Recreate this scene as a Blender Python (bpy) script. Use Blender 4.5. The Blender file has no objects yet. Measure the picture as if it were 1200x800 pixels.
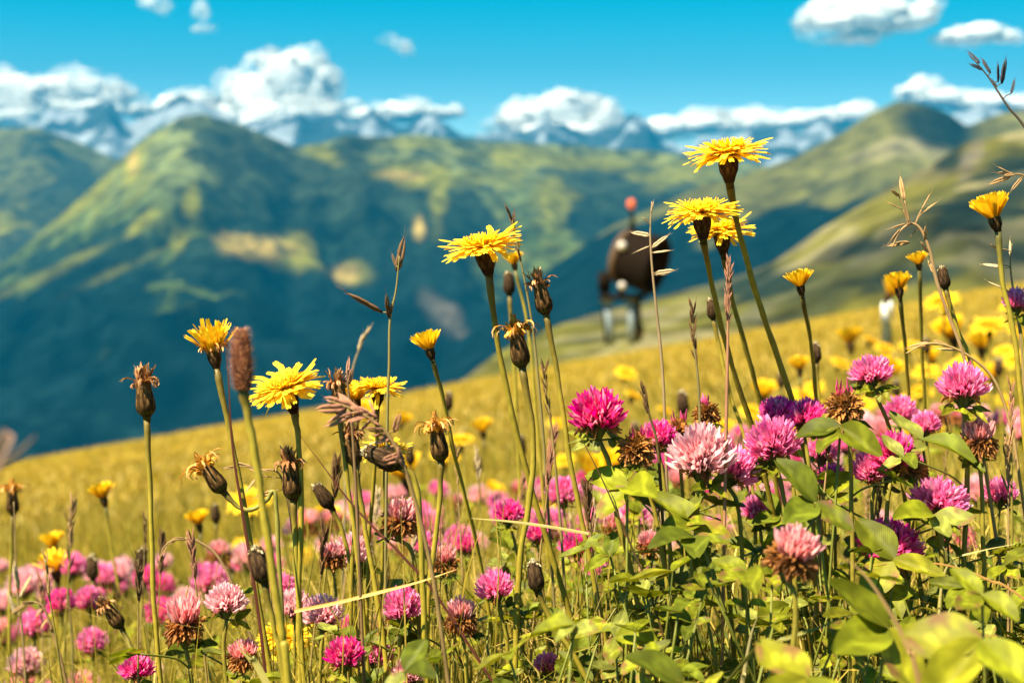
import bpy, bmesh, math, random
import numpy as np
from mathutils import Vector, Matrix

# ------------------------------------------------------------------ scene, camera, light
scene = bpy.context.scene
COL = scene.collection
R = math.radians
rnd = random.Random(7)

FPX = 1667.0                      # focal length in photograph pixels (1200 wide)
PITCH = R(5.8)                    # camera looks a little down the slope
FOCUS = 0.60
SUN_ELEV, SUN_AZ = R(57), R(-126)  # azimuth clockwise from +Y (view direction)

cd = bpy.data.cameras.new('camera')
cd.sensor_width = 36.0; cd.lens = 50.0
cd.clip_start = 0.02; cd.clip_end = 80000
cd.dof.use_dof = True; cd.dof.focus_distance = FOCUS; cd.dof.aperture_fstop = 13.0
cam = bpy.data.objects.new('camera', cd); COL.objects.link(cam)
cam.rotation_euler = (R(90) - PITCH, 0, 0)
scene.camera = cam

world = bpy.data.worlds.new('World'); scene.world = world
world.use_nodes = True
wt = world.node_tree; wn = wt.nodes; wl = wt.links
wn.clear()
wo = wn.new('ShaderNodeOutputWorld'); bg = wn.new('ShaderNodeBackground')
sky = wn.new('ShaderNodeTexSky'); sky.sky_type = 'NISHITA'; sky.sun_disc = False
sky.sun_elevation = SUN_ELEV; sky.sun_rotation = SUN_AZ
sky.altitude = 1900; sky.air_density = 1.0; sky.dust_density = 0.6; sky.ozone_density = 4.0
tc = wn.new('ShaderNodeTexCoord')
mp = wn.new('ShaderNodeMapping'); mp.vector_type = 'POINT'; mp.inputs['Scale'].default_value = (1, 1, 2.0)
nz = wn.new('ShaderNodeVectorMath'); nz.operation = 'NORMALIZE'
tint = wn.new('ShaderNodeMix'); tint.data_type = 'RGBA'; tint.blend_type = 'MULTIPLY'
tint.inputs[0].default_value = 1.0; tint.inputs[7].default_value = (0.10, 1.0, 0.80, 1)
wl.new(tc.outputs['Generated'], mp.inputs['Vector']); wl.new(mp.outputs[0], nz.inputs[0])
wl.new(nz.outputs[0], sky.inputs['Vector']); wl.new(sky.outputs[0], tint.inputs[6])
sz = wn.new('ShaderNodeSeparateXYZ'); el = wn.new('ShaderNodeMapRange'); el.interpolation_type = 'SMOOTHSTEP'
el.inputs['From Min'].default_value = 0.02; el.inputs['From Max'].default_value = 0.14
pal = wn.new('ShaderNodeMix'); pal.data_type = 'RGBA'
pal.inputs[6].default_value = (1.05, 1.30, 1.0, 1); pal.inputs[7].default_value = (0.0, 1.02, 0.82, 1)   # paler towards the horizon
wl.new(tc.outputs['Generated'], sz.inputs[0]); wl.new(sz.outputs[2], el.inputs['Value']); wl.new(el.outputs[0], pal.inputs[0]); wl.new(pal.outputs[2], tint.inputs[7])
wl.new(tint.outputs[2], bg.inputs['Color']); wl.new(bg.outputs[0], wo.inputs['Surface'])
bg.inputs['Strength'].default_value = 0.067

sl = bpy.data.lights.new('sun', 'SUN'); sl.energy = 5.0; sl.angle = R(0.53); sl.color = (1.0, 0.85, 0.58)
sun = bpy.data.objects.new('sun', sl); COL.objects.link(sun)
SD = Vector((math.sin(SUN_AZ) * math.cos(SUN_ELEV), math.cos(SUN_AZ) * math.cos(SUN_ELEV), math.sin(SUN_ELEV)))
sun.rotation_euler = SD.to_track_quat('Z', 'Y').to_euler()

vs = scene.view_settings
vs.view_transform = 'Standard'; vs.look = 'None'; vs.exposure = 2.05; vs.gamma = 1.0
cy = scene.cycles
cy.use_denoising = True
cy.max_bounces = 7; cy.diffuse_bounces = 3; cy.glossy_bounces = 2; cy.transmission_bounces = 4
cy.transparent_max_bounces = 8; cy.volume_bounces = 1; cy.sample_clamp_indirect = 4.0
cy.caustics_reflective = False; cy.caustics_refractive = False

# ------------------------------------------------------------------ pixels <-> world
cp, sp = math.cos(PITCH), math.sin(PITCH)
def P(px, py, d):
    cx = (px - 600) / FPX * d; cyy = (400 - py) / FPX * d
    return Vector((cx, d * cp + cyy * sp, -d * sp + cyy * cp))
def proj(p):
    d = p.y * cp - p.z * sp; u = p.y * sp + p.z * cp
    return 600 + FPX * p.x / d, 400 - FPX * u / d, d
GA, GB, GH = 0.179, 0.113, 0.32
def gnd(x, y):
    z = -GH + GA * x - GB * y
    z += 0.012 * math.sin(1.7 * x + 0.6) * math.sin(1.3 * y + 1.0) * min(1, max(0.3, y / 3))
    ye = 27.0 + 1.2 * math.sin(x * .35) + 0.7 * math.sin(x * .9 + 1)
    if y > ye: z -= 0.03 * (y - ye) ** 1.7 if y - ye < 60 else 0.03 * 60 ** 1.7 + 0.9 * (y - ye - 60)
    return z

# ------------------------------------------------------------------ noise (numpy)
def _hash(ix, iy, iz, seed):
    h = (ix * 374761393 + iy * 668265263 + iz * 2147483647 + seed * 1274126177) & 0xffffffff
    h = ((h ^ (h >> 13)) * 1274126177) & 0xffffffff
    h = (h ^ (h >> 16)) & 0xffffffff
    return h / 4294967295.0
def vnoise(x, y, z=None, seed=0):
    x = np.asarray(x, float); y = np.asarray(y, float); z = np.zeros_like(x) if z is None else np.asarray(z, float)
    ix, iy, iz = np.floor(x).astype(np.int64), np.floor(y).astype(np.int64), np.floor(z).astype(np.int64)
    fx, fy, fz = x - ix, y - iy, z - iz
    fx, fy, fz = (f * f * (3 - 2 * f) for f in (fx, fy, fz))
    r = 0
    for dx in (0, 1):
        for dy in (0, 1):
            for dz in (0, 1):
                r = r + _hash(ix + dx, iy + dy, iz + dz, seed) * (fx if dx else 1 - fx) * (fy if dy else 1 - fy) * (fz if dz else 1 - fz)
    return r * 2 - 1
def fbm(x, y, z=None, seed=0, oct=4):
    a, r, s = 0.5, 0, 1.0
    for o in range(oct):
        r = r + a * vnoise(np.asarray(x) * s, np.asarray(y) * s, None if z is None else np.asarray(z) * s, seed + o)
        a *= .5; s *= 2.03
    return r
def sstep(a, b, x):
    t = np.clip((x - a) / (b - a), 0, 1); return t * t * (3 - 2 * t)

# ------------------------------------------------------------------ materials
def new_mat(name):
    m = bpy.data.materials.new(name); m.use_nodes = True
    nt = m.node_tree; nt.nodes.clear()
    return m, nt, nt.nodes.new('ShaderNodeOutputMaterial')
def plant_mat(name, trans=0.3, rough=0.55, spec=0.25, nscale=180, var=0.25, rvar=0.12, veins=False, tboost=(1.1, 1.05, .6)):
    """pigment from the mesh, broken up by noise; part of the light passes through"""
    m, nt, out = new_mat(name); N = nt.nodes.new; L = nt.links.new
    at = N('ShaderNodeAttribute'); at.attribute_name = 'Col'
    co = N('ShaderNodeTexCoord'); nz = N('ShaderNodeTexNoise'); nz.inputs['Scale'].default_value = nscale; nz.inputs['Detail'].default_value = 3
    L(co.outputs['Object'], nz.inputs['Vector'])
    oi = N('ShaderNodeObjectInfo')
    mr = N('ShaderNodeMapRange'); mr.inputs['From Min'].default_value = .25; mr.inputs['From Max'].default_value = .75
    mr.inputs['To Min'].default_value = 1 - var; mr.inputs['To Max'].default_value = 1 + var
    L(nz.outputs['Fac'], mr.inputs['Value'])
    mr2 = N('ShaderNodeMapRange'); mr2.inputs['To Min'].default_value = 1 - rvar; mr2.inputs['To Max'].default_value = 1 + rvar
    L(oi.outputs['Random'], mr2.inputs['Value'])
    mu = N('ShaderNodeMath'); mu.operation = 'MULTIPLY'; L(mr.outputs[0], mu.inputs[0]); L(mr2.outputs[0], mu.inputs[1])
    vm = N('ShaderNodeVectorMath'); vm.operation = 'SCALE'; L(at.outputs['Color'], vm.inputs[0]); L(mu.outputs[0], vm.inputs['Scale'])
    col = vm.outputs[0]
    bs = N('ShaderNodeBsdfPrincipled'); bs.inputs['Roughness'].default_value = rough
    bs.inputs['Specular IOR Level'].default_value = spec
    if veins:
        uv = N('ShaderNodeUVMap'); sx = N('ShaderNodeSeparateXYZ'); L(uv.outputs[0], sx.inputs[0])
        ab = N('ShaderNodeMath'); ab.operation = 'ABSOLUTE'; L(sx.outputs[0], ab.inputs[0])
        ma = N('ShaderNodeMath'); ma.operation = 'MULTIPLY_ADD'; ma.inputs[1].default_value = -.35; L(ab.outputs[0], ma.inputs[0]); L(sx.outputs[1], ma.inputs[2])
        ms = N('ShaderNodeMath'); ms.operation = 'MULTIPLY'; ms.inputs[1].default_value = 120; L(ma.outputs[0], ms.inputs[0])
        si = N('ShaderNodeMath'); si.operation = 'SINE'; L(ms.outputs[0], si.inputs[0])
        bp = N('ShaderNodeBump'); bp.inputs['Strength'].default_value = .12; bp.inputs['Distance'].default_value = .0003
        L(si.outputs[0], bp.inputs['Height']); L(bp.outputs[0], bs.inputs['Normal'])
        mv = N('ShaderNodeMapRange'); mv.inputs['From Min'].default_value = -1; mv.inputs['From Max'].default_value = 1
        mv.inputs['To Min'].default_value = .97; mv.inputs['To Max'].default_value = 1.04; L(si.outputs[0], mv.inputs['Value'])
        v2 = N('ShaderNodeVectorMath'); v2.operation = 'SCALE'; L(col, v2.inputs[0]); L(mv.outputs[0], v2.inputs['Scale']); col = v2.outputs[0]
    else:
        bp = N('ShaderNodeBump'); bp.inputs['Strength'].default_value = .3; bp.inputs['Distance'].default_value = .0004
        L(nz.outputs['Fac'], bp.inputs['Height']); L(bp.outputs[0], bs.inputs['Normal'])
    L(col, bs.inputs['Base Color'])
    if trans > 0:
        tr = N('ShaderNodeBsdfTranslucent'); tm = N('ShaderNodeVectorMath'); tm.operation = 'MULTIPLY'
        tm.inputs[1].default_value = tboost; L(col, tm.inputs[0]); L(tm.outputs[0], tr.inputs['Color'])
        mx = N('ShaderNodeMixShader'); mx.inputs[0].default_value = trans
        L(bs.outputs[0], mx.inputs[1]); L(tr.outputs[0], mx.inputs[2]); L(mx.outputs[0], out.inputs['Surface'])
    else:
        L(bs.outputs[0], out.inputs['Surface'])
    return m
M_PETAL = plant_mat('petal_yellow', .45, .6, .15, 350, .12, .06, tboost=(1.0, .95, .5))
M_FLORET = plant_mat('clover_floret', .5, .55, .15, 500, .18, .08, tboost=(1.1, .9, .9))
M_WILT = plant_mat('withered_floret', .25, .7, .1, 400, .35, .1)
M_STEM = plant_mat('stem', .12, .5, .3, 260, .22, .12)
M_INV = plant_mat('involucre', .05, .75, .08, 450, .4, .1)
M_LEAF = plant_mat('clover_leaf', .38, .5, .14, 150, .32, .38, veins=True)
M_GRASS = plant_mat('grass_blade', .35, .5, .25, 60, .25, .1)
M_HUSK = plant_mat('dry_husk', .25, .6, .2, 400, .25, .1)

def terrain_mat(name, nscale, var, bump, rough=.9):
    m, nt, out = new_mat(name); N = nt.nodes.new; L = nt.links.new
    at = N('ShaderNodeAttribute'); at.attribute_name = 'Col'
    ge = N('ShaderNodeNewGeometry'); nz = N('ShaderNodeTexNoise'); nz.inputs['Scale'].default_value = nscale; nz.inputs['Detail'].default_value = 7
    L(ge.outputs['Position'], nz.inputs['Vector'])
    mr = N('ShaderNodeMapRange'); mr.inputs['From Min'].default_value = .3; mr.inputs['From Max'].default_value = .7
    mr.inputs['To Min'].default_value = 1 - var; mr.inputs['To Max'].default_value = 1 + var; L(nz.outputs['Fac'], mr.inputs['Value'])
    vm = N('ShaderNodeVectorMath'); vm.operation = 'SCALE'; L(at.outputs['Color'], vm.inputs[0]); L(mr.outputs[0], vm.inputs['Scale'])
    bs = N('ShaderNodeBsdfPrincipled'); bs.inputs['Roughness'].default_value = rough; bs.inputs['Specular IOR Level'].default_value = 0
    bp = N('ShaderNodeBump'); bp.inputs['Strength'].default_value = .6; bp.inputs['Distance'].default_value = bump
    L(nz.outputs['Fac'], bp.inputs['Height']); L(bp.outputs[0], bs.inputs['Normal'])
    L(vm.outputs[0], bs.inputs['Base Color']); L(bs.outputs[0], out.inputs['Surface'])
    return m
M_GROUND = terrain_mat('meadow_ground', 6.0, .18, .02)
M_HILL = terrain_mat('mountainside', .016, .6, 30)
M_SNOWY = terrain_mat('far_range', .004, .3, 60)

def plain_mat(name, col, rough=.5, metal=0, nscale=30, var=.2):
    m, nt, out = new_mat(name); N = nt.nodes.new; L = nt.links.new
    co = N('ShaderNodeTexCoord'); nz = N('ShaderNodeTexNoise'); nz.inputs['Scale'].default_value = nscale; nz.inputs['Detail'].default_value = 5
    L(co.outputs['Object'], nz.inputs['Vector'])
    cr = N('ShaderNodeMapRange'); cr.inputs['To Min'].default_value = 1 - var; cr.inputs['To Max'].default_value = 1 + var; L(nz.outputs['Fac'], cr.inputs['Value'])
    vm = N('ShaderNodeVectorMath'); vm.operation = 'SCALE'; vm.inputs[0].default_value = col; L(cr.outputs[0], vm.inputs['Scale'])
    bs = N('ShaderNodeBsdfPrincipled'); bs.inputs['Roughness'].default_value = rough; bs.inputs['Metallic'].default_value = metal; bs.inputs['Specular IOR Level'].default_value = .04
    L(vm.outputs[0], bs.inputs['Base Color']); L(bs.outputs[0], out.inputs['Surface'])
    return m
M_DARK = plain_mat('dark_brown_paint', (.008, .005, .0035), .8)
M_TAN = plain_mat('tan_paint', (.07, .045, .03), .6)
M_GALV = plain_mat('galvanised_steel', (.15, .19, .22), .6, .2)
M_ORANGE = plain_mat('orange_plastic', (.50, .11, .05), .5)
M_LAMP = plain_mat('white_lamp_glass', (.45, .42, .40), .3)
M_WHITE = plain_mat('white_post_paint', (.75, .75, .75), .5)
M_BLACK = plain_mat('black_post_paint', (.03, .035, .02), .5)

def cloud_mat(name, alpha=1.0, nscale=.002):
    m, nt, out = new_mat(name); N = nt.nodes.new; L = nt.links.new
    mx = N('ShaderNodeBsdfPrincipled'); mx.inputs['Base Color'].default_value = (.96, .96, .96, 1); mx.inputs['Roughness'].default_value = 1; mx.inputs['Specular IOR Level'].default_value = 0
    if alpha >= 1:
        mx.inputs['Subsurface Weight'].default_value = 1; mx.inputs['Subsurface Radius'].default_value = (1, 1, 1); mx.inputs['Subsurface Scale'].default_value = 160
    if alpha < 1:
        ge = N('ShaderNodeNewGeometry'); nz = N('ShaderNodeTexNoise'); nz.inputs['Scale'].default_value = nscale; nz.inputs['Detail'].default_value = 6
        L(ge.outputs['Position'], nz.inputs['Vector'])
        mr = N('ShaderNodeMapRange'); mr.inputs['From Min'].default_value = .35; mr.inputs['From Max'].default_value = .7
        mr.inputs['To Min'].default_value = 0; mr.inputs['To Max'].default_value = alpha; L(nz.outputs['Fac'], mr.inputs['Value'])
        tp = N('ShaderNodeBsdfTransparent'); m2 = N('ShaderNodeMixShader')
        L(mr.outputs[0], m2.inputs[0]); L(tp.outputs[0], m2.inputs[1]); L(mx.outputs[0], m2.inputs[2]); L(m2.outputs[0], out.inputs['Surface'])
    else:
        L(mx.outputs[0], out.inputs['Surface'])
    return m
M_CLOUD = cloud_mat('cloud_white')
M_WISP = cloud_mat('cloud_thin', .42, .003)

# ------------------------------------------------------------------ mesh builder
def frame(z, hint=Vector((0, 0, 1))):
    z = z.normalized()
    x = hint.cross(z)
    if x.length < 1e-4: x = Vector((1, 0, 0)).cross(z)
    if x.length < 1e-4: x = Vector((0, 1, 0)).cross(z)
    x.normalize(); return x, z.cross(x), z
class MB:
    def __init__(s): s.v = []; s.f = []; s.c = []; s.uv = None
    def add(s, p, c): s.v.append(tuple(p)); s.c.append(tuple(c)); return len(s.v) - 1
    def tube(s, pts, rad, n, cols, cap=True, squash=1.0):
        k = len(pts); prev = None; rows = []
        for i, p in enumerate(pts):
            t = (pts[min(i + 1, k - 1)] - pts[max(i - 1, 0)])
            if t.length < 1e-9: t = Vector((0, 0, 1))
            if prev is None: x, y, z = frame(t, Vector((.3, 1, .2)))
            else:
                z = t.normalized(); x = prev - z * prev.dot(z)
                if x.length < 1e-6: x = frame(t)[0]
                x.normalize(); y = z.cross(x)
            prev = x
            rows.append([s.add(p + x * (rad[i] * math.cos(2 * math.pi * j / n)) + y * (rad[i] * squash * math.sin(2 * math.pi * j / n)), cols[i]) for j in range(n)])
        for a, b in zip(rows[:-1], rows[1:]):
            for j in range(n): s.f.append((a[j], a[(j + 1) % n], b[(j + 1) % n], b[j]))
        if cap: s.f.append(tuple(reversed(rows[0]))); s.f.append(tuple(rows[-1]))
    def strip(s, pts, wid, side, cols, fold=0.0, teeth=False):
        """ribbon of 3 vertices across; fold lifts the rims"""
        k = len(pts); rows = []
        for i, p in enumerate(pts):
            t = (pts[min(i + 1, k - 1)] - pts[max(i - 1, 0)]).normalized()
            sd = side - t * side.dot(t)
            if sd.length < 1e-5: sd = frame(t)[0]
            sd.normalize(); up = sd.cross(t)
            w = wid[i]
            rows.append([s.add(p - sd * w + up * (fold * w), cols[i]), s.add(p, cols[i]), s.add(p + sd * w + up * (fold * w), cols[i])])
        for a, b in zip(rows[:-1], rows[1:]):
            s.f.append((a[0], a[1], b[1], b[0])); s.f.append((a[1], a[2], b[2], b[1]))
        if teeth:
            t = (pts[-1] - pts[-2]).normalized(); w = wid[-1]
            l, m, r = rows[-1]
            for (i, j) in ((l, m), (m, r)):
                q = (Vector(s.v[i]) + Vector(s.v[j])) / 2 + t * w * .8
                s.f.append((i, j, s.add(q, cols[-1])))
    def lathe(s, prof, n, cols, ribs=0, ribamp=0.0, M=None):
        rows = []
        for i, (z, r) in enumerate(prof):
            row = []
            for j in range(n):
                a = 2 * math.pi * j / n; rr = r * (1 + ribamp * math.cos(ribs * a))
                p = Vector((rr * math.cos(a), rr * math.sin(a), z))
                if M is not None: p = M @ p
                c = cols[i]
                row.append(s.add(p, tuple(ch * (1 + (.35 * math.cos(ribs * a) if ribs else 0)) for ch in c)))
            rows.append(row)
        for a, b in zip(rows[:-1], rows[1:]):
            for j in range(n): s.f.append((a[j], a[(j + 1) % n], b[(j + 1) % n], b[j]))
        s.f.append(tuple(reversed(rows[0]))); s.f.append(tuple(rows[-1]))
    def box(s, c, sz, col=(1, 1, 1)):
        i = len(s.v)
        for dx in (-.5, .5):
            for dy in (-.5, .5):
                for dz in (-.5, .5): s.add(Vector((c[0] + dx * sz[0], c[1] + dy * sz[1], c[2] + dz * sz[2])), col)
        for f in ((0, 1, 3, 2), (4, 6, 7, 5), (0, 4, 5, 1), (2, 3, 7, 6), (0, 2, 6, 4), (1, 5, 7, 3)): s.f.append(tuple(i + q for q in f))
    def mesh(s, name, mat, smooth=True):
        me = bpy.data.meshes.new(name); me.from_pydata(s.v, [], s.f)
        ca = me.color_attributes.new('Col', 'FLOAT_COLOR', 'POINT')
        c = np.ones((len(s.v), 4), np.float32); c[:, :3] = np.array(s.c, np.float32).reshape(-1, 3)
        ca.data.foreach_set('color', c.ravel())
        if s.uv:
            ul = me.uv_layers.new(name='UVMap')
            idx = np.zeros(len(me.loops), np.int32); me.loops.foreach_get('vertex_index', idx)
            ul.data.foreach_set('uv', np.array(s.uv, np.float32)[idx].ravel())
        me.materials.append(mat)
        if smooth: me.polygons.foreach_set('use_smooth', [True] * len(me.polygons))
        me.update(); return me
def put(name, me, parent=None, M=None):
    o = bpy.data.objects.new(name, me); COL.objects.link(o)
    if parent is not None: o.parent = parent
    if M is not None: o.matrix_local = M
    return o
def tag(o, label=None, cat=None, group=None, kind=None):
    if label: o['label'] = label
    if cat: o['category'] = cat
    if group: o['group'] = group
    if kind: o['kind'] = kind
    return o
def thing(name, loc, label, cat, group=None):
    o = bpy.data.objects.new(name, None); COL.objects.link(o); o.location = loc; o.empty_display_size = .02
    return tag(o, label, cat, group)
def grid_mesh(name, X, Y, Z, C, mat):
    r, c = X.shape
    v = np.stack([X, Y, Z], -1).reshape(-1, 3)
    i = np.arange(r * c).reshape(r, c)
    f = np.stack([i[:-1, :-1], i[:-1, 1:], i[1:, 1:], i[1:, :-1]], -1).reshape(-1, 4)
    me = bpy.data.meshes.new(name); me.vertices.add(len(v)); me.vertices.foreach_set('co', v.ravel())
    me.loops.add(f.size); me.loops.foreach_set('vertex_index', f.ravel())
    me.polygons.add(len(f)); me.polygons.foreach_set('loop_start', np.arange(0, f.size, 4)); me.polygons.foreach_set('use_smooth', np.ones(len(f), bool))
    ca = me.color_attributes.new('Col', 'FLOAT_COLOR', 'POINT')
    cc = np.ones((r * c, 4), np.float32); cc[:, :3] = C.reshape(-1, 3); ca.data.foreach_set('color', cc.ravel())
    me.materials.append(mat); me.update(calc_edges=True); me.validate(); return me
def catmull(pts, per=6):
    q = [pts[0] * 2 - pts[1]] + list(pts) + [pts[-1] * 2 - pts[-2]]
    out = []
    for i in range(1, len(q) - 2):
        a, b, c, d = q[i - 1], q[i], q[i + 1], q[i + 2]
        for k in range(per):
            t = k / per
            out.append(.5 * ((2 * b) + (c - a) * t + (2 * a - 5 * b + 4 * c - d) * t * t + (3 * b - a - 3 * c + d) * t ** 3))
    out.append(q[-2]); return out

# ------------------------------------------------------------------ SETTING: meadow slope
ys = np.concatenate([-np.geomspace(40, .3, 24), np.linspace(-.2, 3, 60), np.geomspace(3.1, 34, 110), np.geomspace(35, 900, 40)])
us = np.linspace(-1, 1, 150)
Yg = np.repeat(ys[:, None], 150, 1)
Xg = us[None, :] * np.maximum(6.0, np.abs(Yg) * 1.1)
Zg = np.array([[gnd(x, y) for x, y in zip(a, b)] for a, b in zip(Xg, Yg)])
n1 = fbm(Xg * .5, Yg * .35, seed=3, oct=5); n2 = fbm(Xg * 3, Yg * 2, seed=9, oct=4)
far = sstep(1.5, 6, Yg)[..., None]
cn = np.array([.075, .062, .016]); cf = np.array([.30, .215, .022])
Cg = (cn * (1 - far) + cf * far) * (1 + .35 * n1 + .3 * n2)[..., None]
tag(put('meadow', grid_mesh('meadow', Xg, Yg, Zg, Cg, M_GROUND)), kind='structure')

# valley floor far below
g = np.linspace(-1, 1, 60)
Xv, Yv = np.meshgrid(g * 7600, np.linspace(500, 15200, 60))
Zv = -640 + 30 * fbm(Xv / 900, Yv / 900, seed=21)
Cv = np.ones(Xv.shape + (3,)) * np.array([.05, .07, .02])
tag(put('valley', grid_mesh('valley', Xv, Yv, Zv, Cv, M_HILL)), kind='structure')

# ------------------------------------------------------------------ SETTING: mountains
def ridge(name, crest, dc, df, foot_py, seed, colour, gully=110, nu=420, nv=150, px0=-330, px1=1530, mat=M_HILL, back=.35, power=1.3, gsc=1.0, jag=0):
    px = np.linspace(px0, px1, nu); v = np.concatenate([np.linspace(0, 1, nv), np.linspace(1, 1 + back, 24)[1:]])
    cx = np.array([c[0] for c in crest], float); cyv = np.array([c[1] for c in crest], float)
    py = np.interp(px, cx, cyv); k = np.ones(3) / 3; py = np.convolve(np.pad(py, 1, 'edge'), k, 'valid')
    if jag: py = py + 3 + jag * (fbm(px / 34, px * 0, seed=seed + 3, oct=4) * 2)
    D = np.interp(px, [p for p, _ in dc], [q for _, q in dc]); F = np.interp(px, [p for p, _ in df], [q for _, q in df])
    fy = np.interp(px, [p for p, _ in foot_py], [q for _, q in foot_py])
    h0 = 230.0
    zc = (h0 - py) / FPX * D; zf = (h0 - fy) / FPX * F
    V = v[:, None]; dep = F + (D - F) * V
    X = (px - 600) / FPX * dep
    fr = np.clip(V, 0, 1) ** power
    Z = zf + (zc - zf) * fr
    bk = np.clip(V - 1, 0, None); Z = Z - bk * (zc - zf) * 1.1
    s = 1 / (gsc * 900.0)
    warp = fbm(X * s * .6, dep * s * .6, seed=seed + 40) * 1.2
    rg = 1 - 2 * np.abs(fbm(X * s + warp, dep * s * .45 + warp * .4, seed=seed, oct=5))
    env = np.clip(1 - np.abs(V - .40) / .56, 0, 1) ** .8
    Z = Z + gully * (rg - .45) * env + gully * .12 * fbm(X * s * 5, dep * s * 5, seed=seed + 9) * (.4 + env)
    PY = h0 - FPX * Z / dep
    C = colour(X, dep, Z, px[None, :] + 0 * X, PY, rg)
    return tag(put(name, grid_mesh(name, X, dep, Z, C, mat)), kind='structure')
FOREST_AND_SHADE = np.array([.0022, .0065, .0070]); PAST = np.array([.135, .135, .014]); MID = np.array([.046, .072, .020]); DRY = np.array([.20, .15, .04]); ROCK = np.array([.13, .11, .09]); SNOW = np.array([.27, .31, .37])
def mixc(a, b, t): return a * (1 - t[..., None]) + b * t[..., None]
def ell(px, py, x, y, rx, ry, ang=0, soft=.35, nz=0):
    c, s_ = math.cos(R(ang)), math.sin(R(ang)); dx, dy = px - x, py - y
    q = np.sqrt(((dx * c + dy * s_) / rx) ** 2 + ((-dx * s_ + dy * c) / ry) ** 2) + nz
    return 1 - sstep(1 - soft, 1 + soft, q)
def col_main(X, Dp, Z, px, py, rg):
    n = fbm(X / 330, Dp / 620, seed=5, oct=6); n2 = fbm(X / 110, Dp / 120, seed=15, oct=5) * 1.5; n3 = fbm(X / 45, Dp / 60, seed=17, oct=3)
    low = sstep(200, 380, py)
    c = mixc(np.broadcast_to(np.array([.105, .125, .05]), X.shape + (3,)), MID, sstep(170, 290, py)) * np.clip(1 + .7 * n2 + .5 * n3, .2, 3)[..., None]
    c = mixc(c, PAST * .62, .75 * sstep(.12, .42, -n + .25 * n2) * (1 - low))
    f = sstep(-.10, .14, 1.25 * n + .60 * low + .40 * n2 + .25 * n3 + .03)
    for (x, y, rx, ry, a) in ((255, 163, 24, 11, 20), (325, 186, 34, 15, 25), (265, 265, 26, 26, 0), (215, 250, 8, 26, 0), (425, 160, 45, 14, 5), (545, 250, 30, 30, 0), (430, 245, 60, 26, 25), (350, 235, 40, 16, 25), (375, 275, 30, 40, 30), (715, 225, 50, 45, 0), (150, 300, 50, 20, -30)):
        f = np.maximum(f, ell(px, py, x, y, rx, ry, a, .6, .9 * n2))
    c = mixc(c, FOREST_AND_SHADE * np.clip(1 + .9 * n2 + .6 * n3, .3, 4)[..., None], f * (.85 + .15 * low))
    for (x, y, rx, ry, a, k) in ((85, 240, 62, 9, -36, .95), (20, 275, 34, 10, -30, .7), (158, 193, 12, 26, 8, .95), (165, 262, 24, 7, -38, .8), (228, 232, 9, 16, 10, .8), (212, 282, 9, 12, 0, .9), (345, 295, 26, 16, 10, .8), (415, 318, 22, 14, 20, .6), (490, 205, 50, 12, 5, .8), (515, 225, 10, 38, 8, .7), (380, 180, 22, 8, 30, .7), (600, 185, 60, 10, 4, .6), (650, 235, 20, 30, 15, .7), (705, 190, 50, 9, 4, .6), (790, 205, 50, 16, 0, .7), (70, 312, 80, 6, -25, .4), (130, 320, 50, 5, -25, .45), (590, 300, 20, 9, 0, .4), (690, 305, 20, 9, 20, .4)):
        c = mixc(c, PAST * (1 + .4 * n2)[..., None], k * ell(px, py, x, y, rx, ry, a, .55, .7 * n2))
    for (x, y, rx, ry, a) in ((300, 288, 48, 13, 4), (405, 318, 16, 11, 15), (492, 265, 7, 13, 0), (470, 205, 24, 5, 5), (159, 190, 6, 14, 8)):
        c = mixc(c, DRY * (1 + .4 * n2)[..., None], ell(px, py, x, y, rx, ry, a, .5, .5 * n2))
    c = mixc(c, ROCK * .7, .6 * ell(px, py, 522, 370, 44, 12, 48, .6, .9 * n2))
    return c
def col_left(X, Dp, Z, px, py, rg):
    n2 = fbm(X / 260, Dp / 300, seed=16, oct=5); n3 = fbm(X / 70, Dp / 80, seed=18, oct=4)
    c = np.broadcast_to(np.array([.066, .072, .026]), X.shape + (3,)) * np.clip(1 + .8 * n3, .2, 3)[..., None]
    c = mixc(c, PAST, .7 * ell(px, py, 50, 250, 80, 16, -20, .6, .6 * n2))
    return mixc(c, FOREST_AND_SHADE * 1.5, .8 * sstep(-.02, .22, n2 + .4 * n3 + .25 * sstep(200, 290, py)))
def col_right(X, Dp, Z, px, py, rg):
    n = fbm(X / 260, Dp / 260, seed=31, oct=5); n2 = fbm(X / 55, Dp / 45, seed=33, oct=5) * 1.4
    b = mixc(np.broadcast_to(np.array([.088, .082, .012]), X.shape + (3,)), ROCK * .8, .5 * sstep(.0, .35, n2)) * (1 + .7 * n2)[..., None]
    f = sstep(.02, .3, n + .3 * n2) * .6
    for (x, y, rx, ry) in ((1105, 190, 26, 14), (1185, 215, 50, 34), (1150, 250, 70, 34), (1195, 300, 60, 26), (1080, 320, 70, 12), (1010, 290, 60, 14), (890, 330, 60, 20)):
        f = np.maximum(f, .9 * ell(px, py, x, y, rx, ry, -10, .5, .6 * n2))
    c = mixc(b, FOREST_AND_SHADE * 1.6, f)
    return mixc(c, ROCK * .8, .6 * ell(px, py, 1135, 185, 9, 24, 25, .5, .6 * n2) + .0 * n)
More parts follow.
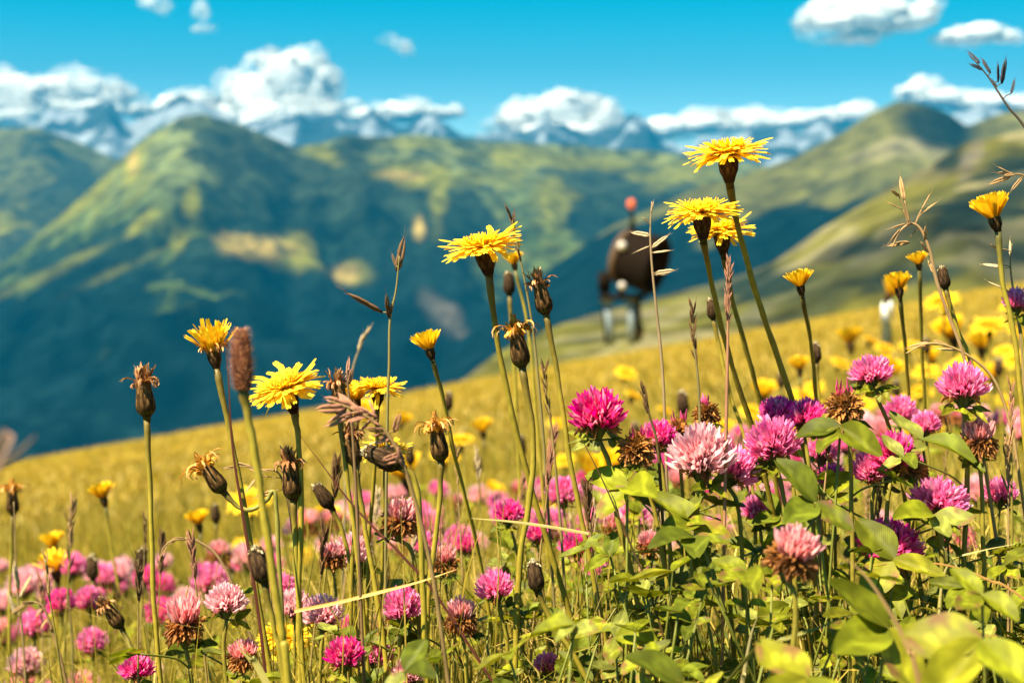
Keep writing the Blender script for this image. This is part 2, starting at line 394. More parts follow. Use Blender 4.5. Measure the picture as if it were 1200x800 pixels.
def col_peak(X, Dp, Z, px, py, rg):
    n = fbm(X / 320, Dp / 320, seed=51, oct=5)
    b = np.broadcast_to(np.array([.080, .078, .020]), X.shape + (3,)) * (1 + .8 * n)[..., None]
    b = mixc(b, ROCK, .6 * sstep(.0, .3, n) * sstep(220, 150, py))
    f = np.maximum(sstep(.05, .2, n + .2 + .3 * sstep(240, 330, py)) * sstep(190, 250, py), .92 * ell(px, py, 1092, 150, 42, 26, 20, .4, .4 * n))  # ellipse puts the shade of the summit's right face into the colour
    return mixc(b, FOREST_AND_SHADE, f)
def col_snow(X, Dp, Z, px, py, rg):
    n = fbm(X / 260, Dp / 420, seed=61, oct=5) * 1.1 + .5 * fbm(X / 900, Dp / 900, seed=66, oct=2)
    b = np.broadcast_to(np.array([.035, .05, .065]), X.shape + (3,)) * (1 + .5 * n)[..., None]
    return mixc(b, SNOW, sstep(.02, .26, n + .20 * sstep(175, 125, py) - .13 + .4 * fbm(X / 90, Dp / 260, seed=69, oct=3)))
ridge('snowy_range', [(-330, 170), (-200, 140), (-60, 148), (0, 152), (40, 140), (85, 128), (128, 110), (160, 140), (200, 128), (235, 118), (290, 140), (340, 132), (390, 150), (440, 128), (470, 140), (520, 128), (560, 150), (610, 160), (660, 142), (690, 152), (735, 140), (790, 158), (840, 150), (890, 160), (940, 150), (1000, 150), (1060, 130), (1200, 120), (1530, 130)],
      [(-330, 13500), (1530, 13500)], [(-330, 9500), (1530, 9500)], [(-330, 300), (1530, 300)], 71, col_snow, gully=260, nu=500, nv=90, mat=M_SNOWY, back=.25, gsc=1.6, jag=12)
ridge('left_mountain', [(-330, 110), (-100, 140), (0, 151), (50, 151), (90, 163), (140, 187), (200, 230), (300, 300), (420, 360)],
      [(-330, 7500), (420, 7500)], [(-330, 5200), (420, 5200)], [(-330, 360), (420, 420)], 81, col_left, gully=120, nu=220, nv=90, px1=420)
ridge('main_mountain', [(-330, 430), (-150, 380), (0, 312), (60, 262), (105, 225), (140, 192), (180, 158), (215, 138), (240, 133), (275, 143), (310, 156), (345, 172), (380, 168), (410, 158), (450, 160), (500, 158), (560, 166), (640, 168), (720, 175), (800, 180), (870, 190), (950, 205), (1100, 230), (1530, 260)],
      [(-330, 4300), (240, 5200), (700, 6000), (1530, 6200)], [(-330, 2500), (300, 2600), (1530, 3600)], [(-330, 640), (300, 600), (900, 560), (1530, 500)], 91, col_main, gully=190, nu=640, nv=230, gsc=.75)
ridge('summit_ridge', [(100, 800), (300, 620), (500, 430), (620, 330), (720, 262), (820, 218), (880, 202), (930, 184), (985, 155), (1015, 134), (1045, 121), (1075, 124), (1105, 133), (1128, 150), (1150, 140), (1180, 131), (1230, 128), (1350, 150), (1530, 120)],
      [(100, 3500), (500, 3600), (1530, 4200)], [(100, 2300), (1530, 2200)], [(100, 820), (500, 620), (1530, 420)], 101, col_peak, gully=90, nu=420, nv=130, px0=100)
ridge('grassy_shoulder', [(200, 760), (520, 540), (600, 452), (660, 414), (720, 390), (770, 372), (830, 350), (900, 312), (960, 268), (1020, 232), (1060, 208), (1100, 185), (1130, 168), (1180, 156), (1230, 150), (1350, 120), (1530, 60)],
      [(200, 800), (520, 900), (900, 1400), (1530, 2000)], [(200, 420), (1530, 700)], [(200, 800), (520, 600), (900, 520), (1530, 430)], 111, col_right, gully=52, nu=420, nv=150, px0=200, gsc=.35)

# ------------------------------------------------------------------ clouds
def ico(sub):
    bm = bmesh.new(); bmesh.ops.create_icosphere(bm, subdivisions=sub, radius=1)
    v = np.array([x.co[:] for x in bm.verts]); f = np.array([[y.index for y in x.verts] for x in bm.faces]); bm.free(); return v, f
IV, IF = ico(3)
def cloud(puffs, D, seed, label, sub=5, mat=M_CLOUD, group=None):
    r = random.Random(seed); V = []; F = []; off = 0
    allp = []
    for (x, y, w, h) in puffs:
        allp.append((x, y, w, h, 0))
        for k in range(sub):
            a = r.uniform(0, 2 * math.pi); q = r.uniform(.35, .6)
            allp.append((x + math.cos(a) * w * r.uniform(.5, .85), y - abs(math.sin(a)) * h * r.uniform(.3, .75) + (h * .25), w * q, h * q * r.uniform(.8, 1.1), r.uniform(-1, 1)))
    c0 = P(puffs[0][0], puffs[0][1], D)
    for (x, y, w, h, dz) in allp:
        c = P(x, y, D + dz * w / FPX * D * .8); sx, sz = w / FPX * D, h / FPX * D
        v = IV.copy()
        o = r.uniform(0, 99)
        n = fbm(v[:, 0] * 1.6 + o, v[:, 1] * 1.6, v[:, 2] * 1.6, seed=seed, oct=4)
        n = np.abs(n) * 1.5 - .25
        v = v * (1 + .55 * n)[:, None]
        v[:, 2] = np.where(v[:, 2] < 0, v[:, 2] * .75, v[:, 2])
        v = v * np.array([sx, sx * .8, sz]) + np.array(c - c0)
        V.append(v); F.append(IF + off); off += len(v)
    V = np.concatenate(V); F = np.concatenate(F)
    me = bpy.data.meshes.new('cloud'); me.vertices.add(len(V)); me.vertices.foreach_set('co', V.ravel())
    me.loops.add(F.size); me.loops.foreach_set('vertex_index', F.ravel()); me.polygons.add(len(F)); me.polygons.foreach_set('loop_start', np.arange(0, F.size, 3))
    me.polygons.foreach_set('use_smooth', np.ones(len(F), bool)); me.materials.append(mat); me.update(calc_edges=True)
    o = put('cloud', me); o.location = c0
    if mat is M_CLOUD:
        W = []; G_ = []; off = 0
        for (x, y, w, h, dz) in allp:
            for q in range(3):
                ang = r.uniform(-.6, 3.7); k = r.uniform(.55, 1.0); c = P(x + math.cos(ang) * w * .8, y - math.sin(ang) * h * .7, D + dz * w / FPX * D * .8)
                v = IV * (1 + .9 * fbm(IV[:, 0] * 2 + off, IV[:, 1] * 2, IV[:, 2] * 2, seed=seed + 5, oct=4))[:, None]
                W.append(v * np.array([w, w * .8, h]) * k / FPX * D + np.array(c - c0)); G_.append(IF + off); off += len(v)
        W = np.concatenate(W); G_ = np.concatenate(G_); m2 = bpy.data.meshes.new('fringe'); m2.vertices.add(len(W)); m2.vertices.foreach_set('co', W.ravel()); m2.loops.add(G_.size); m2.loops.foreach_set('vertex_index', G_.ravel())
        m2.polygons.add(len(G_)); m2.polygons.foreach_set('loop_start', np.arange(0, G_.size, 3)); m2.polygons.foreach_set('use_smooth', np.ones(len(G_), bool)); m2.materials.append(M_WISP); m2.update(calc_edges=True)
        put('fringe', m2, o)
    return tag(o, label, 'cloud', group)
CD = 19000
cloud([(300, 118, 36, 32), (335, 95, 30, 32), (355, 78, 24, 18), (322, 78, 18, 14), (375, 105, 22, 26), (275, 112, 16, 20), (384, 134, 30, 12), (330, 140, 60, 18), (280, 138, 30, 16)], CD, 21, 'tall white cumulus cloud towering behind the pointed green mountain', 5)
cloud([(15, 118, 30, 26), (60, 108, 26, 18), (95, 106, 34, 18), (135, 112, 22, 12), (-40, 120, 40, 26), (45, 132, 18, 10), (20, 140, 40, 14), (100, 128, 40, 12)], CD, 2, 'broad white cloud bank above the snowy peaks beside the far left ridge', 4)
cloud([(205, 124, 22, 12), (228, 120, 22, 12), (160, 132, 18, 10)], CD, 3, 'small ragged white cloud just left of the pointed green summit', 4)
cloud([(420, 138, 26, 12), (470, 134, 24, 14), (505, 134, 26, 10), (535, 132, 10, 7)], CD, 4, 'low flat white cloud resting on the snowy range right of the tall cumulus', 4)
cloud([(620, 145, 30, 22), (660, 130, 34, 20), (700, 138, 28, 20), (680, 122, 22, 10), (735, 152, 14, 10), (660, 158, 60, 16)], CD, 5, 'rounded white cloud over the middle of the snowy range', 4)
cloud([(780, 152, 30, 14), (830, 148, 34, 14), (890, 146, 40, 14), (950, 142, 36, 14), (1000, 138, 28, 16), (1015, 128, 14, 8)], CD, 6, 'long low white cloud bank reaching up to the dark rounded summit', 4)
cloud([(1075, 108, 18, 16), (1100, 116, 30, 14), (1150, 122, 36, 12), (1200, 124, 36, 12), (1260, 122, 40, 14)], CD, 7, 'white cloud bank spreading behind the dark rounded summit', 4)
cloud([(975, 18, 26, 16), (1015, 20, 46, 26), (1060, 24, 34, 18), (1010, 44, 22, 10), (1085, 10, 14, 10), (1000, -4, 30, 18)], CD, 8, 'large white cloud high in the blue above the dark summit', 4)
cloud([(1120, 44, 20, 9), (1150, 40, 24, 12), (1175, 44, 16, 8)], CD, 9, 'small flat cloud beside the large high white cloud', 4)
cloud([(182, 6, 18, 9), (190, 14, 8, 5), (172, 0, 10, 6)], CD, 10, 'small white cloud tuft at the top of the sky above the left peaks', 3, M_WISP)
cloud([(236, 14, 9, 14), (240, 34, 14, 5)], CD, 11, 'faint thin wisp of cloud above the tall cumulus', 3, M_WISP)
cloud([(455, 46, 12, 7), (470, 54, 12, 8), (478, 62, 8, 6)], CD, 12, 'lone small white wisp right of the tall cumulus', 3, M_WISP)

# ------------------------------------------------------------------ haze: the air itself
hb = MB(); hb.box((0, 7450, 250), (15600, 15600, 2300))
hm, hnt, hout = new_mat('valley_haze')
pv = hnt.nodes.new('ShaderNodeVolumePrincipled'); pv.inputs['Density'].default_value = 7.5e-5
pv.inputs['Color'].default_value = (.003, .20, .42, 1)
hnt.links.new(pv.outputs[0], hout.inputs['Volume'])
hz = put('haze', hb.mesh('haze', hm, False)); tag(hz, 'thin blue haze filling the valley air', 'haze', kind='stuff')

# ------------------------------------------------------------------ PLANT PARTS (shared meshes)
def V3(*a): return Vector(a)
Y1, Y2, Y3 = (.86, .61, .035), (.82, .51, .018), (.70, .34, .008)
def petal_mesh(seed, L=.0145, w=.0011, droop=.3):
    r = random.Random(seed); mb = MB(); pts = []; x = z = 0.0; a = R(18)
    for i in range(6):
        pts.append(V3(x, r.uniform(-1, 1) * .00025 * i, z))
        x += math.cos(a) * L / 5; z += math.sin(a) * L / 5; a -= R(droop * 20) + r.uniform(-.06, .06)
    mb.strip(pts, [w * .5, w * .85, w * 1.05, w * 1.15, w * 1.1, w * .95], V3(0, 1, 0), [Y3, Y2, Y1, Y1, Y1, Y1], r.uniform(.15, .4), True)
    return mb.mesh('petal', M_PETAL)
PETALS = [petal_mesh(1, .0165, .00125, .22), petal_mesh(2, .0155, .00115, .4), petal_mesh(3, .0168, .00125, .08), petal_mesh(4, .0150, .00130, .6)]
def inner_florets(seed):
    r = random.Random(seed); mb = MB()
    for ring, (n, L, el, w) in enumerate(((34, .0150, 15, .00112), (32, .0135, 25, .00105), (26, .0112, 40, .00095), (20, .0085, 58, .0008))):
        for k in range(n):
            a = 2 * math.pi * (k + r.uniform(-.35, .35)) / n; e = R(el + r.uniform(-10, 10)); l = L * r.uniform(.85, 1.1)
            d = V3(math.cos(a), math.sin(a), 0); side = V3(-math.sin(a), math.cos(a), 0); p = d * .0015; pts = [p.copy()]
            for i in range(4):
                p = p + (d * math.cos(e) + V3(0, 0, 1) * math.sin(e)) * (l / 4); e -= R(9); pts.append(p + side * r.uniform(-.0002, .0002))
            c = Y1 if ring < 2 else Y2
            mb.strip(pts, [w * .5, w * .9, w, w, w * .9], side, [Y3, Y2, c, c, c], .3, True)
            if ring > 1:   # stamen tube
                q = p * .6 + V3(0, 0, .001); mb.tube([q * .5, q, q + V3(r.uniform(-.001, .001), r.uniform(-.001, .001), .0025)], [.0003, .0003, .0002], 4, [Y2, Y2, Y2])
    return mb.mesh('ray_florets', M_PETAL)
INNER = [inner_florets(s) for s in (11, 12, 13)]
def involucre_mesh(seed, H=.0115, Rm=.0036, dark=1.0, tip=(.13, .075, .03), tall=False):
    r = random.Random(seed); mb = MB()
    c0, c1 = (.050 * dark, .040 * dark, .008), (.026 * dark, .013 * dark, .005)
    prof = [(-.0025, .00135), (0, .0017), (H * .18, Rm * .62), (H * .4, Rm * .92), (H * .65, Rm), (H * .9, Rm * .93), (H, Rm * .86)]
    if tall: prof = [(-.003, .0014), (0, .0019), (H * .12, Rm * .85), (H * .28, Rm), (H * .5, Rm * .9), (H * .8, Rm * .72), (H, Rm * .62)]
    mb.lathe(prof, 39, [c0, c0, c0, c1, c1, c1, c1], 13, .05)
    for ring, (z0, z1, n) in enumerate(((.0, .55, 9), (.2, .85, 12), (.45, 1.06, 13))):
        for k in range(n):
            a = 2 * math.pi * (k + .5 * ring + r.uniform(-.2, .2)) / n
            d = V3(math.cos(a), math.sin(a), 0); side = V3(-math.sin(a), math.cos(a), 0); pts = []
            for t in (0, .35, .7, 1):
                z = H * (z0 + (z1 - z0) * t); rr = np.interp(z, [p[0] for p in prof], [p[1] for p in prof])
                pts.append(d * (rr + .0003 + .0004 * t * r.random() * (2 if r.random() < .2 else 1)) + V3(0, 0, z))
            mb.strip(pts, [.0009, .0011, .0008, .0002], side, [c1, c1, tuple(.6 * q + .4 * w_ for q, w_ in zip(c1, tip)), tip], -.25)
    return mb.mesh('involucre', M_INV)
INVOL = [involucre_mesh(s) for s in (21, 22)]
INVOL_TALL = [involucre_mesh(s, .0165, .0046, 1.2, (.20, .11, .04), True) for s in (23, 24)]
INVOL_BUD = [involucre_mesh(s, .0150, .0042, .8, (.10, .06, .03), True) for s in (25,)]
def wilt_mesh(seed, n, L, droop, cols, z0, spread=.0035, wid=.0008, up=1.0):
    r = random.Random(seed); mb = MB()
    for k in range(n):
        a = r.uniform(0, 2 * math.pi); q = r.uniform(.2, 1) * spread; d = V3(math.cos(a), math.sin(a), 0)
        p = d * q + V3(0, 0, z0 - .001); l = L * r.uniform(.6, 1.15); e = R(90 - 25 * q / spread + r.uniform(-12, 12)) * up
        pts = [p.copy()]; dr = droop * r.uniform(.2, 1.6); tw = r.uniform(-.5, .5)
        for i in range(6):
            a2 = a + tw * i * .3; dd = V3(math.cos(a2), math.sin(a2), 0)
            p = p + (dd * math.cos(e) + V3(0, 0, 1) * math.sin(e)) * (l / 6) + V3(r.uniform(-1, 1), r.uniform(-1, 1), r.uniform(-1, 1)) * .00035
            e -= R(dr * 10) * (i + .5); pts.append(p.copy())
        side = V3(-math.sin(a + tw), math.cos(a + tw), r.uniform(-.6, .6)); c = [cols[0], cols[0], cols[1], cols[1], cols[2], cols[2], cols[2]]
        b = r.uniform(.7, 1.25); c = [tuple(ch * b for ch in q_) for q_ in c]
        mb.strip(pts, [wid * f * r.uniform(.6, 1.2) for f in (.7, 1, 1, .9, .8, .7, .4)], side, c, r.uniform(-.8, .8))
    return mb
BR1, BR2, BR3 = (.16, .075, .025), (.30, .14, .045), (.10, .045, .02)
def tuft(mb, r, n, L, z0, spread, cols, wid, hang=.35):
    """crinkled bundle: most florets stay upright, some hang out over the rim"""
    for k in range(n):
        a = r.uniform(0, 2 * math.pi); d = V3(math.cos(a), math.sin(a), 0); q = spread * math.sqrt(r.random()); p = d * q + V3(0, 0, z0 - .002); l = L * r.uniform(.6, 1.1)
        hg = r.random() < hang; e = R(r.uniform(60, 80) if hg else r.uniform(78, 102)); pts = [p.copy()]; tw = r.uniform(-.4, .4); acc = R(r.uniform(22, 48)) if hg else R(r.uniform(-8, 10))
        for i in range(7):
            a2 = a + tw * i * .35; dd = V3(math.cos(a2), math.sin(a2), 0)
            p = p + (dd * math.cos(e) + V3(0, 0, 1) * math.sin(e)) * (l / 7) + V3(r.uniform(-1, 1), r.uniform(-1, 1), r.uniform(-.6, .6)) * .0005
            e -= acc * (.25 if i < 2 else 1); pts.append(p.copy())
        side = V3(-math.sin(a + tw), math.cos(a + tw), r.uniform(-.5, .5)); b = r.uniform(.6, 1.3); cs = [tuple(ch * b for ch in cols[min(2, t * 3 // 8)]) for t in range(8)]
        mb.strip(pts, [wid * f * r.uniform(.6, 1.25) for f in (.6, .8, 1, 1, .95, .85, .7, .35)], side, cs, r.uniform(-.9, .9))
    return mb
def brush(mb, r, n, L, z0, a0, a1, wid, cols, crinkle=.0001, r0=.0030):
    """half closed head: straight toothed petals fanning up out of the cup"""
    for k in range(n):
        a = 2 * math.pi * (k * .618 + r.uniform(-.03, .03)); t = math.sqrt((k + .5) / n); e = R(90 - (a0 + (a1 - a0) * t) + r.uniform(-5, 5)); l = L * r.uniform(.85, 1.08)
        d = V3(math.cos(a), math.sin(a), 0); side = V3(-math.sin(a), math.cos(a), r.uniform(-.15, .15)); p = d * (r0 * t) + V3(0, 0, z0 - .0015); pts = [p.copy()]
        for i in range(5):
            p = p + (d * math.cos(e) + V3(0, 0, 1) * math.sin(e)) * (l / 5) + V3(r.uniform(-1, 1), r.uniform(-1, 1), r.uniform(-1, 1)) * crinkle; e -= R(2.5); pts.append(p.copy())
        b = r.uniform(.85, 1.1); cs = [tuple(ch * b for ch in c) for c in (cols[0], cols[0], cols[1], cols[2], cols[2], cols[2])]
        mb.strip(pts, [wid * f for f in (.5, .75, .9, 1, 1.05, 1)], side, cs, r.uniform(.1, .45), True)
    return mb
R_ = random.Random
W_YEL = [tuft(brush(MB(), R_(31), 60, .0165, .0110, 0, 40, .0012, (Y3, (.80, .46, .012), (.85, .55, .025)), .0009), R_(311), 26, .0125, .0110, .0042, ((.45, .2, .03), (.5, .22, .05), (.6, .34, .14)), .0009, 1.0).mesh('florets', M_WILT)]
W_ORA = [tuft(tuft(MB(), R_(s), 40, .0115, .0160, .0028, ((.55, .28, .03), (.62, .32, .035), (.50, .24, .05)), .0010, .25), R_(s + 50), 22, .0170, .0160, .0030, ((.5, .24, .03), (.5, .22, .05), (.55, .30, .12)), .0008, 1.0).mesh('florets', M_WILT) for s in (32, 33)]
W_DRY = [tuft(MB(), R_(s), 58, .0120, .0160, .0027, ((.24, .10, .04), (.30, .13, .05), (.48, .26, .13)), .0009, .38).mesh('florets', M_WILT) for s in (34, 35)]
W_TIP = [tuft(MB(), R_(36), 30, .0040, .0150, .0022, (BR2, (.45, .36, .2), (.5, .42, .3)), .0006, .2).mesh('florets', M_WILT)]
W_CUP = [brush(MB(), R_(s), 56, .0160, .0105, 3, 36, .0016, (Y3, (.80, .48, .012), (.84, .56, .02))).mesh('ray_florets', M_PETAL) for s in (37, 38)]

def stem(mb, pts, r0, r1, c0, c1, n=7, flare=0.0):
    k = len(pts); rad = []; col = []
    for i in range(k):
        t = i / (k - 1); rr = r0 + (r1 - r0) * t + flare * max(0, 1 - t * 9) ** 1.5
        rr *= 1 + .07 * math.sin(i * 1.9 + k) + .05 * math.sin(i * .7)
        if 0 < i < k - 1: pts[i] = pts[i] + V3(math.sin(i * 1.3 + k * 2.1), math.cos(i * 1.7 + k), 0) * .00012
        rad.append(rr); q = min(1, t * 5); col.append(tuple(a + (b - a) * q for a, b in zip(c0, c1)))
    mb.tube(pts, rad, n, col)
def ground_route(pts, n_extra=1):
    """carry the last seen point of a stem on down to the ground"""
    a, b = pts[-2], pts[-1]; t = (b - a); t = t.normalized() if t.length > 1e-6 else V3(0, 0, -1)
    if t.z > -.5: t = (t + V3(0, 0, -1.2)).normalized()
    g = gnd(b.x, b.y); drop = b.z - g
    if drop > .01:
        e = b + V3(t.x, t.y, 0) * (drop / max(.5, -t.z)) * .55; e.z = gnd(e.x, e.y) - .004
        m = b * .5 + e * .5 + V3(t.x, t.y, 0) * drop * .10
        pts = pts + [m, e]
    else: pts = pts + [V3(b.x, b.y, g - .004)] if drop > 0 else pts
    return pts
def rel(pts, o): return [p - o for p in pts]
SG = (.26, .205, .020); SD_ = (.10, .070, .012); SR = (.10, .035, .015)
def axis_matrix(base, z, spin, s):
    x, y, z = frame(z, V3(0, 1, .1)); M = Matrix((x, y, z)).transposed().to_4x4()
    return Matrix.Translation(base) @ M @ Matrix.Rotation(spin, 4, 'Z') @ Matrix.Scale(s, 4)
hid = [0]
def hawkbit(kind, disc, route, w, d, label, group=None, d1=None, lean=0.0, detail=True, name='hawkbit', stem_col=None, thick=1.0):
    """kind: open cup yellow orange dry bud.  disc and route are where the head and the stem are seen; d = distance"""
    hid[0] += 1; i = hid[0]; r = random.Random(100 + i); d1 = d if d1 is None else d1
    n = len(route); pts = [P(x, y, d + (d1 - d) * k / max(1, n - 1)) for k, (x, y) in enumerate(route)]
    hw = w / FPX * d; s = hw / .0295 if kind == 'open' else hw / (.024 if kind in ('cup', 'yellow') else .0125 if kind in ('orange', 'dry') else .0098)
    ax = P(disc[0], disc[1], d) - pts[0]; ax = ax.normalized() + V3(0, -lean - (.16 if kind == 'open' else 0), 0)
    pts = ground_route(pts); base = pts[-1].copy(); base.z = gnd(base.x, base.y)
    root = thing(name, base, label, 'flower' if kind != 'bud' else 'flower bud', group)
    mb = MB(); sr = .00125 * max(.75, min(1.25, s)) * thick
    pp = catmull(pts, 6); pp = rel(pp, base)
    pp[0] = pp[0] + ax.normalized() * .0006
    stem(mb, pp, sr, sr * 1.05, SD_ if kind != 'cup' else (.07, .065, .016), stem_col or SG, 8, .0005 * s)
    put('stem', mb.mesh('stem', M_STEM), root)
    M = axis_matrix(pts[0] - base, ax, r.uniform(0, 6.28), s)
    inv = {'open': INVOL, 'cup': INVOL, 'yellow': INVOL, 'orange': INVOL_TALL, 'dry': INVOL_TALL, 'bud': INVOL_BUD}[kind]
    put('involucre', inv[i % len(inv)], root, M)
    if kind == 'open':
        M2 = M @ Matrix.Translation((0, 0, .0105))
        tag(put('ray_florets', INNER[i % 3], root, M2), kind='stuff')
        m = 32 if detail else 12
        for k in range(m):
            a = 2 * math.pi * (k + r.uniform(-.35, .35)) / m
            tl = R(r.choice((-8, -2, 4, 8, 12, 16, 20 if r.random() < .8 else -26)) - 5)
            put('petal', PETALS[r.randrange(4)], root, M2 @ Matrix.Rotation(a, 4, 'Z') @ Matrix.Rotation(-tl, 4, 'Y') @ Matrix.Translation((.0012, 0, 0)) @ Matrix.Scale(r.uniform(.9, 1.06), 4))
    else:
        fl = {'cup': W_CUP, 'yellow': W_YEL, 'orange': W_ORA, 'dry': W_DRY, 'bud': W_TIP}[kind]
        tag(put('ray_florets' if kind == 'cup' else 'withered_florets', fl[i % len(fl)], root, M), kind='stuff')
    return root

# ---- clover
def floret(mb, o, d, up, L, r, cb, ct, wide=1.0):
    """slim tube, a long folded standard petal and a shorter wing petal"""
    pts = []; p = o.copy(); q = d.copy()
    for i in range(6):
        pts.append(p + V3(r.uniform(-1, 1), r.uniform(-1, 1), r.uniform(-1, 1)) * .0002); q = (q + up * .15).normalized(); p = p + q * (L / 5)
    b = r.uniform(.72, 1.22); mixc_ = lambda t: tuple((x + (y - x) * t) * b for x, y in zip(cb, ct))
    mb.tube(pts[:4], [.0004, .0005, .0006 * wide, .0004], 4, [mixc_(0), mixc_(.1), mixc_(.45), mixc_(.7)], False)
    sd = q.cross(V3(r.uniform(-1, 1), r.uniform(-1, 1), r.uniform(-.3, .3)))
    if sd.length < 1e-4: sd = V3(1, 0, 0)
    tip = mixc_(r.uniform(.8, 1.15))
    mb.strip(pts[1:] + [pts[-1] + q * L * .06], [w * wide for w in (.0004, .00078, .00105, .00085, .00045, .00008)], sd, [mixc_(.2), mixc_(.4), mixc_(.7), mixc_(1), tip, tip], r.uniform(.6, 1.1))
    off = sd.normalized().cross(q) * .00045
    mb.strip([pts[1] - off, pts[2] - off * 1.6, pts[3] - off * 2, pts[4] - off * 1.4], [w * wide for w in (.0004, .0008, .0009, .00015)], sd, [mixc_(.1), mixc_(.5), mixc_(.9), mixc_(.8)], -.8)
def clover_florets(seed, kind):
    r = random.Random(seed); mb = MB()
    pal = {'magenta': ((.72, .05, .18), (.82, .065, .40)), 'pink': ((.78, .16, .26), (.87, .23, .54)), 'pale': ((.90, .36, .38), (.94, .55, .62)), 'deep': ((.42, .01, .05), (.76, .035, .30)), 'withered': (BR2, BR1), 'fading': ((.70, .22, .12), (.88, .40, .44))}
    cb, ct = pal[kind]
    N = 165; ga = math.pi * (3 - 5 ** .5)
    for k in range(N):
        t = (k + .5) / N; zz = 1 - 1.42 * t; zz = max(-.6, zz); rr = math.sqrt(max(0, 1 - zz * zz)); a = k * ga + r.uniform(-.25, .25)
        d = V3(rr * math.cos(a), rr * math.sin(a), zz + .15).normalized()
        o = V3(0, 0, .0075) + V3(d.x * .0028, d.y * .0028, d.z * .0036)
        old = (kind in ('fading',) and zz < .35) or (kind not in ('withered', 'fading') and zz < -.22 and r.random() < .3) or kind == 'withered'
        if old:
            c1 = (.42, .19, .05) if r.random() < .6 else (.24, .10, .035)
            floret(mb, o, d, V3(0, 0, -1) if zz < .2 else V3(r.uniform(-.8, .8), r.uniform(-.8, .8), -.6), .0080 * r.uniform(.7, 1.15), r, (.30, .13, .05), c1, 1.1)
        else:
            j = r.uniform(-.06, .10); c2 = tuple(min(.9, max(.0, x + j)) for x in ct)
            if r.random() < .16: c2 = tuple(min(.9, x * .6 + .32) for x in ct)
            floret(mb, o, d, V3(0, 0, 1), .0098 * r.uniform(.86, 1.16), r, cb, c2, 1.15)
    if kind in ('withered',) :
        for k in range(3): floret(mb, V3(r.uniform(-.004, .004), r.uniform(-.004, .004), .012), V3(r.uniform(-.5, .5), r.uniform(-.5, .5), 1).normalized(), V3(0, 0, 1), .012, r, (.5, .03, .08), (.72, .1, .3), 1.1)
    return mb.mesh('florets', M_WILT if kind == 'withered' else M_FLORET)
KINDS = ('magenta', 'pink', 'pale', 'deep', 'withered', 'fading')
CLOV = {k: [clover_florets(200 + 10 * i + j, k) for j in (0, 1)] for i, k in enumerate(KINDS)}
def clover_core(seed):
    mb = MB(); g1, g2 = (.09, .10, .025), (.14, .06, .03)
    mb.lathe([(-.001, .0012), (0, .0018), (.003, .0036), (.007, .0044), (.011, .0036), (.0135, .001)], 16, [g1, g1, g1, g2, g2, g2])
    r = random.Random(seed)
    for k in range(24):   # calyx teeth
        a = r.uniform(0, 6.28); d = V3(math.cos(a), math.sin(a), 0); z = r.uniform(.001, .006)
        mb.strip([d * .003 + V3(0, 0, z), d * .0055 + V3(0, 0, z + .001), d * .0075 + V3(0, 0, z + .003)], [.0006, .0005, .0001], V3(-d.y, d.x, 0), [g1, g1, g1], .2)
    return mb.mesh('flower_head', M_INV)
CORE = [clover_core(1), clover_core(2)]
def leaflet_mesh(seed, L=.022, W=.0068, col=(.125, .150, .014), fold=.35):
    r = random.Random(seed); mb = MB(); mb.uv = []; nu, nv = 7, 9; bend = r.uniform(-.6, .5); tw = r.uniform(-.3, .3)
    idx = []
    for j in range(nv):
        t = j / (nv - 1); w = W * (math.sin(math.pi * min(1, t ** .85 * .96 + .02)) ** .75) * (1 - .12 * t) + .0002
        row = []
        for i in range(nu):
            u = -1 + 2 * i / (nu - 1)
            x = w * u; z = abs(u) * w * fold + math.sin(t * 2.2) * bend * L * .18 + .0005 * math.sin(9 * t + 3 * u + seed) * abs(u) + tw * u * w * t
            y = L * t - .0012 * (t > .9) * (1 - abs(u))
            m = 1.0; ch = t - .62 + .30 * abs(u)             # pale chevron
            if abs(ch) < .09: m = 1.6
            if abs(u) < .1: m *= 1.15
            c = tuple(q * m for q in col)
            if seed % 3 == 0 and (abs(u) > .6 or t > .85) and math.sin(seed * 1.7 + t * 11 + u * 2) > .35: c = (.17, .095, .03)   # browned rim
            row.append(mb.add(V3(x, y, z), c)); mb.uv.append((u, t))
        idx.append(row)
    for a, b in zip(idx[:-1], idx[1:]):
        for i in range(nu - 1): mb.f.append((a[i], a[i + 1], b[i + 1], b[i]))
    return mb.mesh('leaflet', M_LEAF)
LEAFC = ((.108, .120, .006), (.140, .150, .007), (.078, .094, .007), (.165, .160, .009), (.15, .16, .03))
LEAFLETS = [leaflet_mesh(300 + k, .022 * (1 + .1 * (k % 3 - 1)), .0050 + .0007 * (k % 4), LEAFC[k % 5], (.2, .45, .7)[k % 3]) for k in range(12)]
